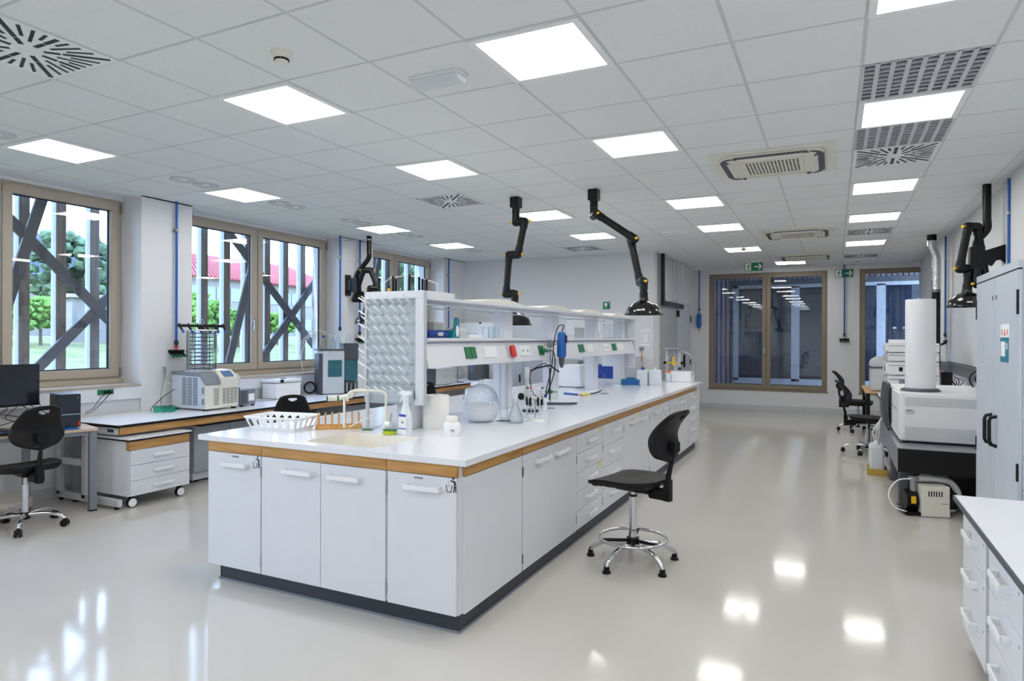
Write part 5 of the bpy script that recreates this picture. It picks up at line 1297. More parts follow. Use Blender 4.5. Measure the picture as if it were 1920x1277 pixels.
ob('mouse_body', MB().sph((0, 0, .012), .05, .03, .018), M['black'], ms, w=False)
bs = thing('blue_sheet', 'blue printed sheet lying under the mouse on the desk', 'sheet', (-5.90, 3.40, .72), rz=-DA)
ob('sheet', MB().box(-.10, .08, -.13, .08, 0, .002), M['blue'], bs, w=False)
cb = thing('cable_tangle', 'tangle of black cables hanging behind the monitor on the desk', 'cables', (-6.42, 3.15, .72))
rnd = random.Random(5)
for k in range(9):
    y0 = 2.86 + .07 * k; pts = [(-6.44, y0, .98), (-6.40 + rnd.uniform(-.05, .04), y0 + rnd.uniform(-.15, .15), .88), (-6.36 + rnd.uniform(-.05, .04), y0 + rnd.uniform(-.2, .2), .80), (-6.30 + rnd.uniform(-.05, .05), y0 + rnd.uniform(-.25, .25), .735)]
    ob('cable', MB().tube(bz(*pts, n=5), .0035, n=5), M['black'], cb)
so = thing('wall_socket', 'green double wall socket in the white trunking above the bench end', 'socket', (LX + .025, 4.14, .965))
ob('plate', MB().box(LX + .0205, LX + .028, 4.05, 4.21, .935, .985), M['green'], so)
ob('plug', MB().cyl((LX + .028, 4.12, .96), (LX + .06, 4.12, .955), .014).cyl((LX + .028, 4.16, .96), (LX + .06, 4.16, .955), .014), M['black'], so)
cc = thing('power_cables', 'two thin dark cables from the green wall socket down to the computer tower', 'cables', (-6.4, 3.9, .75))
ob('cable', MB().tube(bz((LX + .06, 4.12, .955), (LX + .09, 4.03, .90), (-6.30, 3.86, .84), (-6.14, 3.72, .835), (-6.05, 3.64, .835), n=6), .0035, n=6), M['black'], cc)
ob('cable', MB().tube(bz((LX + .06, 4.16, .955), (LX + .09, 4.07, .88), (-6.32, 3.88, .815), (-6.14, 3.72, .815), (-6.05, 3.63, .815), n=6), .0035, n=6), M['black'], cc)
pbag = thing('plastic_bag', 'crumpled pale plastic bag on the floor under the computer desk', 'bag', (-6.35, 3.15, 0))
bb_ = MB(); bb_.sph((0, 0, .075), .17, .2, .075, nu=20, nv=12); bb_.v = [v + Vector([_n.noise(v * 16 + Vector((i * 9, 0, 0))) * .03 for i in range(3)]) for v in bb_.v]; bb_.v = [Vector((v.x, v.y, max(.001, v.z))) for v in bb_.v]
ob('bag_body', bb_, M['bag'], pbag, w=False)
# green crushed bottle
gbt = thing('green_plastic_bottle', 'crushed green plastic drink bottle lying on the window bench', 'bottle', (-6.22, 4.56, BZ), rz=rad(50))
gm = MB(); P_ = [(.0001, -.12), (.03, -.118), (.036, -.09), (.030, -.055), (.037, -.03), (.031, 0), (.037, .03), (.034, .07), (.014, .105), (.012, .12)]
gm.m = Matrix.Translation((0, 0, .037)) @ Matrix.Rotation(PI / 2, 4, 'Y'); gm.lathe((0, 0, 0), P_, n=20, cap=False); gm.m = Matrix()
ob('bottle_body', gm, M['greenbottle'], gbt, w=False)
ob('bottle_label', MB().cyl((-.03, 0, .037), (.005, 0, .037), .0345, n=20, cap=False), M['bluebottle'], gbt, w=False)
# freeze dryer
fd = thing('freeze_dryer', 'cream freeze dryer with louvred sides, blue display and clear drum with shelves', 'freeze dryer', (-6.2, 5.0, BZ))
FX0, FX1, FY0, FY1 = -6.46, -5.93, 4.80, 5.21
pr = [(FX0, BZ + .02), (FX1, BZ + .02), (FX1, BZ + .285), (FX1 - .09, BZ + .385), (FX0, BZ + .40)]
ob('housing', MB().prism(pr, 'y', FY0, FY1), M['cream'], fd, bev=.004)
ob('side_panel', MB().prism([(FX0 + .01, BZ + .03), (FX1 - .012, BZ + .03), (FX1 - .012, BZ + .28), (FX1 - .095, BZ + .37), (FX0 + .01, BZ + .37)], 'y', FY0 - .004, FY0), M['lacq'], fd)
ob('grey_lid', MB().prism([(FX0 - .003, BZ + .375), (FX1 - .085, BZ + .36), (FX1 + .002, BZ + .27), (FX1 + .002, BZ + .30), (FX1 - .08, BZ + .405), (FX0 - .003, BZ + .412)], 'y', FY0 - .006, 4.985), M['grey'], fd)
ob('control_head', MB().prism([(FX1 - .25, BZ + .03), (FX1 + .018, BZ + .03), (FX1 + .018, BZ + .335), (FX1 - .09, BZ + .425), (FX1 - .25, BZ + .43)], 'y', 4.985, FY1 + .002), M['cream'], fd, bev=.008)
dsp = MB(); dsp.m = Matrix.Translation((FX1 - .034, 5.10, BZ + .3815)) @ Matrix.Rotation(-math.atan2(.09, .108) * -1, 4, 'Y'); dsp.box(-.045, .045, -.065, .065, 0, .004); dsp.m = Matrix()
ob('display', dsp, M['lcd'], fd)
v = MB()
for k in range(18):
    for q in range(3): v.box(FX0 + .17 + q * .085, FX0 + .24 + q * .085, FY0 - .0055, FY0 - .004, BZ + .06 + k * .0165, BZ + .067 + k * .0165)
ob('side_louvres', v, M['ink'], fd)
v = MB()
for k in range(9):
    for q in range(4): v.box(FX1 + .018, FX1 + .0192, 4.998 + q * .05, 5.04 + q * .05, BZ + .07 + k * .019, BZ + .078 + k * .019)
    v.box(FX1, FX1 + .0012, 4.90, 4.965, BZ + .06 + k * .02, BZ + .067 + k * .02)
ob('front_louvres', v, M['ink'], fd)
ob('port_recess', MB().box(FX1 - .055, FX1 - .02, FY0 - .006, FY0 - .003, BZ + .07, BZ + .13).box(FX1 - .055, FX1 - .02, FY0 - .006, FY0 - .003, BZ + .18, BZ + .25), M['steel'], fd)
ob('foot', MB().box(FX0 + .03, FX0 + .07, FY0 + .02, FY0 + .05, BZ, BZ + .02).box(FX1 - .06, FX1 - .02, FY0 + .01, FY0 + .05, BZ, BZ + .02).box(FX1 - .05, FX1 - .01, FY1 - .05, FY1 - .01, BZ, BZ + .02), M['black'], fd)
dx, dy, dz = -6.22, 4.98, BZ + .41
ob('drum', MB().lathe((dx, dy, dz), [(.152, 0), (.152, .44), (.149, .44), (.149, 0)], n=36, cap=False), M['labglass'], fd)
ob('drum_flange', MB().cyl((dx, dy, dz), (dx, dy, dz + .012), .165, n=32).cyl((dx, dy, dz + .44), (dx, dy, dz + .455), .155, n=32), M['whiteplastic'], fd)
for k in range(10): ob('drum_shelf', MB().cyl((dx, dy, dz + .03 + k * .042), (dx, dy, dz + .040 + k * .042), .118, n=28), M['shelfsteel'], fd)
ob('shelf_rod', MB().cyl((dx + .10, dy + .02, dz), (dx + .10, dy + .02, dz + .43), .006).cyl((dx + .02, dy - .10, dz), (dx + .02, dy - .10, dz + .43), .006).cyl((dx - .07, dy + .08, dz), (dx - .07, dy + .08, dz + .43), .006), M['steel'], fd)
mz = dz + .495
ob('manifold', MB().cyl((dx, dy, dz + .455), (dx, dy, mz), .03).cyl((dx - .05, dy - .26, mz), (dx + .05, dy + .26, mz), .016, n=14), M['black'], fd)
for k in range(6):
    y = dy - .24 + k * .096; x = dx - .045 + k * .018
    f = ob('port_valve', MB().cyl((x, y, mz), (x + .055, y + .0, mz - .055), .012, n=12).cyl((x, y, mz), (x, y, mz + .028), .007), M['black'], fd)
    ob('blue_cap', MB().cyl((x + .05, y, mz - .05), (x + .068, y, mz - .07), .014, n=12), M['blue'], f)
ob('lifting_ring', MB().tube([(dx, dy + .028 * math.cos(a), mz + .04 + .028 * math.sin(a)) for a in [2 * PI * k / 20 for k in range(20)]], .004, n=6, closed=True), M['chrome'], fd)
ob('drain_valve', MB().cyl((-6.50, 4.74, BZ + .33), (-6.50, 4.74, BZ + .43), .010).cyl((-6.50, 4.74, BZ + .39), (-6.50, 4.74, BZ + .46), .016).tube(bz((-6.50, 4.74, BZ + .33), (-6.47, 4.76, BZ + .28), (-6.45, 4.79, BZ + .27), n=4), .006, n=6), M['steel'], fd)
ob('drain_lines', MB().tube(bz((-6.50, 4.73, BZ + .33), (-6.50, 4.70, BZ + .16), (-6.47, 4.68, BZ + .01), n=6), .0025, n=5).tube(bz((-6.40, 4.79, BZ + .22), (-6.42, 4.68, BZ + .15), (-6.42, 4.55, BZ + .05), (-6.38, 4.50, BZ + .01), n=6), .004, n=5), M['black'], fd)
vp = thing('vacuum_pump', 'small grey vacuum pump with blue top valve and clear hose beside the freeze dryer', 'pump', (-6.05, 5.38, BZ))
ob('motor_block', MB().box(-6.14, -5.97, 5.29, 5.50, BZ + .018, BZ + .19), M['grey'], vp, bev=.004)
fm = MB()
for k in range(9): fm.box(-5.97, -5.963, 5.30, 5.38, BZ + .035 + k * .016, BZ + .043 + k * .016)
ob('cooling_fins', fm, M['darkgrey'], vp); ob('type_plate', MB().box(-5.97, -5.967, 5.40, 5.48, BZ + .06, BZ + .14), M['paper'], vp)
ob('valve', MB().cyl((-6.05, 5.31, BZ + .19), (-6.05, 5.31, BZ + .215), .03).cyl((-6.05, 5.31, BZ + .215), (-6.05, 5.31, BZ + .235), .012), M['blue'], vp)
ob('red_lever', MB().box(-6.035, -6.02, 5.285, 5.30, BZ + .20, BZ + .25), M['red'], vp)
ob('hose', MB().tube(bz((-6.05, 5.32, BZ + .235), (-6.05, 5.34, BZ + .31), (-6.06, 5.30, BZ + .36), (-6.08, 5.23, BZ + .34), n=6), .014, n=10), M['hose'], vp)
ob('foot', MB().box(-6.0, -5.975, 5.30, 5.33, BZ, BZ + .018).box(-6.0, -5.975, 5.46, 5.49, BZ, BZ + .018), M['black'], vp)
bt = thing('ultrasonic_bath', 'white lidded box with black clasp on the window bench', 'instrument', (-6.42, 6.35, BZ))
ob('tank', MB().box(-6.53, -6.30, 6.12, 6.56, BZ + .005, BZ + .20), M['whiteplastic'], bt, bev=.008)
ob('lid', MB().box(-6.535, -6.295, 6.115, 6.565, BZ + .205, BZ + .245), M['whiteplastic'], bt, bev=.008)
ob('clasp', MB().box(-6.296, -6.288, 6.20, 6.25, BZ + .205, BZ + .245).box(-6.42, -6.40, 6.32, 6.40, BZ + .245, BZ + .252), M['black'], bt)
ob('seam', MB().box(-6.532, -6.298, 6.118, 6.562, BZ + .199, BZ + .206), M['grey'], bt)
ob('cable', MB().tube(bz((-6.32, 6.14, BZ + .02), (-6.22, 6.05, BZ + .006), (-6.25, 5.85, BZ + .006), (-6.40, 5.70, BZ + .006), n=6), .004, n=6), M['grey'], bt)
# chromatography cabinet instrument with bottles on it
hp = thing('solvent_extractor', 'white and slate instrument tower with teal smoked windows on the window bench', 'instrument', (-6.12, 7.10, BZ), rz=-rad(34))
ob('left_body', MB().box(-.27, -.01, -.275, -.225, .01, .56), M['darkgrey'], hp, w=False, bev=.004)
ob('tower', MB().box(-.27, 0, -.225, .07, .01, .60), M['lacq'], hp, w=False, bev=.006)
ob('top_deck', MB().box(-.27, .004, -.28, .07, .60, .622), M['darkgrey'], hp, w=False)
ob('front_window', MB().box(0, .004, -.155, .035, .24, .47), M['lcdteal'], hp, w=False)
ob('right_body', MB().box(-.27, -.02, .072, .275, .47, .70), M['darkgrey'], hp, w=False, bev=.006)
ob('right_window', MB().box(-.26, -.04, .075, .27, .18, .47), M['lcdteal'], hp, w=False, bev=.004)
ob('right_base', MB().box(-.27, -.05, .072, .275, .01, .17), M['darkgrey'], hp, w=False)
ob('fittings', MB().cyl((-.02, .11, .03), (-.02, .11, .16), .018).cyl((-.02, .17, .03), (-.02, .17, .14), .014).cyl((-.02, .23, .03), (-.02, .23, .15), .018), M['steel'], hp, w=False)
ob('foot', MB().box(-.05, -.01, -.20, -.16, 0, .01).box(-.05, -.01, .0, .04, 0, .01).box(-.24, -.2, -.20, -.16, 0, .01), M['black'], hp, w=False)
for k in range(3): ob('solvent_line', MB().tube(bz((-.12, -.13 + .06 * k, .80), (-.12, -.26, .87), (-.14, -.42 - .03 * k, .72), (-.14, -.48, .45), (-.16, -.42, .3), (-.12, -.29, .36), n=6), .0035, n=5), M['hose'], hp, w=False)
ob('black_hose', MB().tube([(-.16, -.36 + .075 * math.cos(a), .092 + .075 * math.sin(a)) for a in [2 * PI * k / 24 for k in range(24)]], .012, n=8, closed=True), M['black'], hp, w=False)
HT = lambda x, y: (Matrix.Rotation(-rad(34), 4, 'Z') @ Vector((x, y, 0)) + Vector((-6.12, 7.10, 0)))
def sol(x, y, z, lab, cap, s=1.0, g='bluebottle'):
    r = thing('solvent_bottle', lab, 'bottle', (x, y, z), group='clear solvent bottles with caps')
    ob('body', MB().lathe((0, 0, 0), [(.0001, .001), (.045 * s, .001), (.047 * s, .01 * s), (.047 * s, .10 * s), (.020 * s, .145 * s), (.018 * s, .16 * s)], n=24, cap=False), M[g], r, w=False)
    ob('cap', MB().cyl((0, 0, .158 * s), (0, 0, .185 * s), .023 * s, n=18), M[cap], r, w=False); return r
ZT = BZ + .625
sol(HT(-.08, -.20).x, HT(-.08, -.20).y, ZT - .003, 'clear solvent bottle with blue cap at the left on the instrument tower', 'bluedark')
sol(HT(-.07, .0).x, HT(-.07, .0).y, ZT - .003, 'clear solvent bottle in the middle on the instrument tower', 'bluebottle')
sol(HT(-.17, -.05).x, HT(-.17, -.05).y, ZT - .003, 'clear solvent bottle standing behind the middle one on the instrument tower', 'lightgrey')
sol(HT(-.12, .16).x, HT(-.12, .16).y, BZ + .70, 'small clear solvent bottle at the right on the slate block', 'bluebottle', .75)
wd = thing('water_still_box', 'dark and grey boxed oven at the far window bench under the trunking', 'oven', (-6.0, 9.3, BZ))
ob('housing', MB().box(-6.45, -5.78, 9.05, 9.62, BZ + .01, BZ + .28), M['lightgrey'], wd, bev=.006)
ob('door', MB().box(-6.44, -5.80, 9.03, 9.05, BZ + .02, BZ + .275), M['darkgrey'], wd, bev=.003)
gw = thing('glassware_group', 'small round bottom flask on a stand at the far end of the window bench', 'glassware', (-5.9, 9.95, BZ))
ob('flask', MB().sph((-5.86, 9.95, BZ + .13), .07), M['labglass'], gw); ob('neck', MB().cyl((-5.86, 9.95, BZ + .19), (-5.86, 9.95, BZ + .28), .015), M['labglass'], gw)
ob('stand', MB().cyl((-5.95, 9.99, BZ), (-5.95, 9.99, BZ + .34), .006).box(-6.0, -5.85, 9.93, 10.05, BZ, BZ + .01), M['black'], gw)
dc = thing('dark_drum', 'dark grey steel drum shaped vessel at the end of the window bench', 'vessel', (-5.95, 10.75, BZ))
ob('drum', MB().lathe((-5.95, 10.75, BZ), [(.19, 0), (.20, .01), (.20, .26), (.18, .29), (.0001, .30)], n=32), M['darkgrey'], dc)
wf = thing('wall_refrigerator', 'white wall hung cabinet in the far left corner seen above the lower shelf', 'cabinet', (-6.05, 11.1, 1.40))
ob('body', MB().box(-6.50, -5.70, 10.90, 11.27, 1.42, 1.80), M['whiteplastic'], wf, bev=.008); ob('knob', MB().cyl((-6.0, 10.89, 1.79), (-6.0, 10.90, 1.79), .018), M['black'], wf)
# grey cupboards along the back wall
def backcab(x0, x1, h, lab, mt='midgrey'):
    r = thing('back_cupboard', lab, 'cupboard', ((x0 + x1) / 2, 11.0, 0))
    ob('body', MB().box(x0, x1, 10.80, 11.26, .04, h), M[mt], r)
    m = (x0 + x1) / 2
    for a, c, hx in ((x0, m, m - .06), (m, x1, m + .06)):
        d = ob('door', MB().box(a + .003, c - .003, 10.782, 10.80, .06, h - .02), M[mt], r, bev=.001)
        ob('handle', MB().box(hx - .012, hx + .012, 10.762, 10.782, h * .62, h * .62 + .14), M['black'], d)
    ob('foot', MB().box(x0 + .03, x1 - .03, 10.84, 11.2, 0, .04), M['black'], r)
backcab(-5.5, -4.6, 1.14, 'grey steel cupboard at the back wall behind the pipette stand')
backcab(-4.58, -4.0, 1.12, 'grey steel cupboard at the back wall behind the white instrument box')
backcab(-3.9, -3.0, 1.20, 'pale grey cupboard with black handles at the back wall under the shelf end', 'lightgrey')
gc = thing('blue_cart_box', 'deep blue crate on the back cupboards seen beneath the shelf end', 'crate', (-3.2, 10.3, 0))
ob('crate', MB().box(-3.55, -3.15, 10.2, 10.6, .04, 1.08), M['bluedark'], gc, bev=.01); ob('base', MB().box(-3.5, -3.2, 10.25, 10.55, 0, .04), M['black'], gc)
fu = thing('balance_chamber', 'grey framed balance cabinet standing on the back wall cupboards', 'instrument', (-4.9, 11.05, 1.14))
ob('frame', MB().box(-5.15, -5.12, 10.85, 10.88, 1.14, 1.42).box(-4.75, -4.72, 10.85, 10.88, 1.14, 1.42).box(-5.15, -4.72, 10.85, 10.88, 1.40, 1.42).box(-5.15, -4.72, 10.85, 11.2, 1.14, 1.16), M['navy'], fu)
# papers, note and cable on the back wall
for nm, lab, x0, x1, z0, z1 in (('printed_plan', 'large white printed plan pinned on the back wall above the third post', -4.45, -3.95, 1.50, 1.93), ('printed_plan', 'white printed sheet with diagrams pinned right of the large plan', -3.93, -3.72, 1.52, 1.90), ('notice', 'small bluish framed notice on the back wall beside the shelf end', -3.02, -2.86, 1.38, 1.68)):
    r = thing(nm, lab, 'notice', ((x0 + x1) / 2, 11.275, z0)); ob('sheet', MB().box(x0, x1, 11.274, 11.279, z0, z1), M['paper'], r)
    f = MB(); w = .004
    f.box(x0 + .02, x1 - .02, 11.2725, 11.274, z1 - .08, z1 - .075).box(x0 + .02, x1 - .02, 11.2725, 11.274, z0 + .05, z0 + .055).box(x0 + .02, x0 + .025, 11.2725, 11.274, z0 + .05, z1 - .075).box(x1 - .025, x1 - .02, 11.2725, 11.274, z0 + .05, z1 - .075)
    ob('printed_lines', f, M['bluepane'], r)
oc = thing('orange_hose', 'thin orange hose hanging from a wall valve beside the shelf end', 'hose', (-3.0, 11.24, 1.3))
ob('valve', MB().box(-3.03, -2.97, 11.22, 11.279, 1.30, 1.36), M['grey'], oc)
ob('hose', MB().tube(bz((-3.0, 11.24, 1.31), (-2.985, 11.23, 1.18), (-3.05, 11.22, .98), (-3.06, 11.2, .85), n=8), .006, n=6).tube(bz((-3.04, 11.22, 1.02), (-2.95, 11.2, .96), (-2.90, 11.2, .86), n=6), .006, n=6), M['orange'], oc)

# ================================================================ BLUE PIPES
def pipe(x, y, zb, lab, d=(1, 0), manifold=None, n=4):
    r = thing('blue_service_pipe', lab, 'pipe', (x, y, zb), group='blue painted gas pipes')
    ob('pipe', MB().cyl((x, y, zb), (x, y, ZC - .001), .0135, n=16), M['blue'], r)
    c = MB()
    for z in (2.69,): c.cyl((x, y, z - .010), (x, y, z + .010), .021, n=16)
    dx, dy = (-d[0] * .035, -d[1] * .035); c.cyl((x, y, 2.69), (x + dx, y + dy, 2.69), .007).cyl((x + dx * .8, y + dy * .8, 2.69), (x + dx, y + dy, 2.69), .02)
    ob('pipe_clip', c, M['steel'], r)
    e = ob('end_fitting', MB().sph((x, y, zb - .02), .024, .024, .036), M['navy'], r)
    if manifold:
        t = Vector((-d[1], d[0], 0)); o = Vector((d[0], d[1], 0)); p = Vector((x, y, zb - .10))
        ob('tap_body', MB().cyl(p + Vector((0, 0, .0)), p + Vector((0, 0, .06)), .009).cyl(p + Vector((0, 0, .035)) - t * .02, p + Vector((0, 0, .035)) + t * .02, .012), M['red'] if manifold == 'red' else M['steel'], r)
        mb_ = MB()
        for k in range(n):
            q = p + t * ((k - (n - 1) / 2) * .045) + Vector((0, 0, -.03)); mb_.cyl(q - o * .01, q + o * .045 + Vector((0, 0, -.03)), .016, n=12)
        mb_.tube([p - t * .09 + Vector((0, 0, -.015)), p + t * .09 + Vector((0, 0, -.015))], .018, n=10)
        ob('coupling_block', mb_, M['black'], r)
        mg = MB()
        for k in range(n):
            q = p + t * ((k - (n - 1) / 2) * .045) + Vector((0, 0, -.03)); mg.cyl(q + o * .045 + Vector((0, 0, -.03)), q + o * .058 + Vector((0, 0, -.039)), .017, n=12)
        ob('green_collars', mg, M['green'], r)
    return r
pipe(-6.525, 4.90, 1.47, 'blue service pipe on the first pillar, ending in a black manifold with green couplings', manifold='red')
pipe(-6.525, 7.58, 1.66, 'blue service pipe on the second pillar, the left one above the solvent bottles', manifold=None)
pipe(-6.525, 8.03, 1.60, 'blue service pipe on the second pillar behind the wall mounted arm', manifold='steel', n=3)
pipe(-6.525, 10.62, 1.20, 'blue service pipe on the third pillar in the far left corner')
pipe(.19, YB - .04, 1.62, 'blue service pipe between the two back windows with black couplings', d=(0, -1), manifold='steel')
pipe(1.455, 11.35, 1.60, 'blue service pipe on the right wall beside the whiteboard', d=(-1, 0), manifold='steel', n=2)
pipe(1.455, 7.50, 1.60, 'blue service pipe on the right wall above the grey locker', d=(-1, 0))
pp = pipe(-2.665, YB - .04, 2.16, 'blue service pipe in the back corner with a blue filter housing below', d=(0, -1))
ob('copper_link', MB().cyl((-2.665, YB - .04, 1.66), (-2.665, YB - .04, 2.12), .009), M['orange'], pp, label='copper coloured link')
ob('filter_housing', MB().lathe((-2.665, YB - .055, 1.73), [(.015, 0), (.03, .02), (.048, .05), (.052, .12), (.052, .26), (.045, .31), (.02, .345)], n=20), M['blue'], pp)

# ================================================================ EXTRACTION ARMS
def elbow_seg(b, pts, r): b.tube(pts, r, n=18)
def arm(name_label, joints, hood, mount, hr=.175, r=.036, side=(1, 0, 0), extra=None):
    """joints: centre line points; each inner joint becomes a cross knuckle along 'side'"""
    root = thing('extraction_arm', name_label, 'extraction arm', mount, group='black jointed fume extraction arms'); S = Vector(side).normalized()
    ob('ceiling_box', MB().box(mount[0] - .05, mount[0] + .05, mount[1] - .05, mount[1] + .05, mount[2] - .11, mount[2]), M['duct'], root, bev=.003) if extra is None else extra(root)
    P = [Vector(p) for p in joints]; off = 0.0; cur = -1
    a = P[0]
    sgn = 1
    for i in range(1, len(P)):
        b_ = P[i]
        d = (b_ - a).normalized()
        ob('tube', MB().cyl(a, b_, r, n=22).cyl(a + d * .005, a + d * .075, r * 1.13, n=22).cyl(b_ - d * .075, b_ - d * .005, r * 1.13, n=22), M['duct'], root)
        if i < len(P) - 1:
            k0 = b_; k1 = b_ + S * (2.9 * r) * sgn
            kn = MB().cyl(k0, k1, r * 1.24, n=22).sph(k0, r * 1.24, nu=18, nv=12).sph(k1, r * 1.24, nu=18, nv=12)
            j = ob('knuckle', kn, M['duct'], root)
            kk = MB()
            for q, s_ in ((k0, -sgn), (k1, sgn)): kk.cyl(q + S * s_ * r * 1.1, q + S * s_ * (r * 1.1 + .022), .013, n=12)
            ob('yellow_knob', kk, M['yellow'], j)
            a = k1; sgn = -sgn
            sh = k1 - k0
            P[i + 1:] = [p for p in P[i + 1:]]
        else: a = b_
    hc = Vector(hood)
    if hr: 
        ob('hood', MB().lathe(tuple(hc), [(hr * 1.07, -.004), (hr * 1.07, .003), (hr * .99, .008), (hr * .96, .03), (hr * .87, .065), (hr * .70, .098), (hr * .46, .122), (r * 1.25, .134), (r * 1.2, .16), (r * .98, .16), (r * .98, .13), (hr * .44, .116), (hr * .67, .092), (hr * .84, .06), (hr * .93, .026), (hr * .97, .002)], n=48, cap=False), M['hood'], root)
        ob('maker_badge', MB().prism(rrect(.05, .016, .0079), 'y', hc.y - hr * .93, hc.y - hr * .90) if False else MB().box(hc.x - .025, hc.x + .02, hc.y - hr * .96, hc.y - hr * .935, hc.z + .03, hc.z + .043), M['paper'], root)
    return root
arm('black jointed extraction arm hung from the ceiling, left of the two over the island', [(-3.04, 6.30, 2.90), (-3.04, 6.30, 2.745), (-3.015, 6.30, 2.40), (-3.155, 6.30, 1.985), (-3.05, 6.30, 1.80)], (-3.05, 6.30, 1.655), (-3.04, 6.30, ZC - .001))
arm('black jointed extraction arm with glossy dome, right of the two hung over the island', [(-2.17, 6.30, 2.90), (-2.17, 6.30, 2.745), (-1.73, 6.22, 2.475), (-1.695, 6.30, 2.06), (-1.638, 6.215, 1.88)], (-1.638, 6.215, 1.745), (-2.17, 6.30, ZC - .001), side=(.55, -.83, 0), hr=.172)
def wallplate_left(root):
    ob('wall_duct', MB().tube(bz((-6.17, 7.80, ZC - .001), (-6.17, 7.80, 2.80), (-6.18, 7.80, 2.68), (-6.34, 7.80, 2.52), (-6.40, 7.80, 2.44), (-6.41, 7.80, 2.38), n=6), .036, n=18), M['duct'], root)
    ob('wall_bracket', MB().box(-6.47, -6.35, 7.75, 7.85, 2.18, 2.40).box(-6.56, -6.46, 7.775, 7.825, 2.24, 2.36).prism([(-6.568, 2.45), (-6.555, 2.45), (-6.555, 2.38), (-6.46, 2.36), (-6.46, 2.22), (-6.555, 2.20), (-6.555, 2.14), (-6.568, 2.14)], 'y', 7.74, 7.86), M['duct'], root)
    ob('steady_rod', MB().cyl((LX + .001, 7.72, 2.955), (-6.17, 7.80, 2.955), .005).lathe((-6.17, 7.80, 2.945), [(.037, 0), (.040, .003), (.040, .017), (.037, .02)], n=20), M['steel'], root)
arm('black jointed extraction arm on a wall bracket at the second left pillar', [(-6.36, 7.86, 2.20), (-6.36, 7.86, 2.08), (-6.27, 7.80, 2.51), (-6.08, 7.88, 2.24), (-6.24, 7.80, 1.86)], (-6.24, 7.80, 1.72), (-6.41, 7.80, 2.2), side=(-.78, -.62, 0), extra=wallplate_left, hr=.15)
def wallplate_right(root):
    ob('wall_duct', MB().tube(bz((1.32, 7.70, ZC - .001), (1.32, 7.70, 2.70), (1.32, 7.70, 2.58), (1.25, 7.70, 2.48), (1.235, 7.70, 2.40), n=6), .037, n=18), M['duct'], root)
    ob('wall_bracket', MB().box(1.18, 1.30, 7.64, 7.76, 2.19, 2.41).prism([(1.30, 2.37), (1.455, 2.42), (1.464, 2.42), (1.464, 2.24), (1.43, 2.28), (1.39, 2.27), (1.36, 2.22), (1.30, 2.25)], 'y', 7.675, 7.725), M['duct'], root, bev=.002)
arm('black jointed extraction arm on the right wall, its dome partly hidden by the grey locker', [(1.235, 7.66, 2.20), (1.24, 7.66, 2.05), (1.24, 7.68, 2.60), (1.09, 7.62, 2.20), (1.158, 7.67, 1.97)], (1.158, 7.66, 1.835), (1.24, 7.7, 2.2), side=(.8, .6, 0), extra=wallplate_right, hr=.172)

# ================================================================ RIGHT SIDE
rb = thing('right_bench', 'white bench top with black edge cutting the lower right corner, on a drawer cabinet', 'bench', (.9, 3.2, 0))
ob('bench_top', MB().box(.552, 1.45, 1.2, 3.98, .708, .73), M['benchtop'], rb)
ob('black_edge', MB().box(.545, .552, 1.2, 3.985, .706, .729).box(.545, 1.45, 3.98, 3.985, .706, .729), M['darkgrey'], rb)
ob('plywood_rail', MB().box(.562, .60, 1.2, 3.94, .690, .706), M['plywood'], rb)
def rcab(y0, y1, lab):
    bx_ = (.595, 1.15, y0, y1); m = (y0 + y1) / 2; zs = [.685, .50, .315, .11]
    r, T = cabinet_unit('low_drawer_cabinet', lab, 'cabinet', bx_, '-x', [dict(kind='drawer', a0=y0, a1=y1, z0=zs[k + 1] + .002, z1=zs[k] - .001, handles=[(m, zs[k] - .075, .20)]) for k in range(3)], fascia=False, z0=.10, z1=.685, zt=.69)
    for k in range(3): ob('lock', MB().cyl((.576, y0 + .05, zs[k] - .045), (.579, y0 + .05, zs[k] - .045), .007, n=12), M['steel'], r)
    ob('foot', MB().cyl((.65, y0 + .06, 0), (.65, y0 + .06, .10), .02).cyl((.65, y1 - .06, 0), (.65, y1 - .06, .10), .02).cyl((1.1, y1 - .06, 0), (1.1, y1 - .06, .10), .02), M['black'], r)
rcab(3.36, 3.90, 'white three drawer cabinet at the far end under the right bench')
rcab(2.76, 3.30, 'white three drawer cabinet under the right bench, next one towards the camera')
rcab(2.1, 2.70, 'white drawer cabinet under the right bench at the bottom edge of the photo')
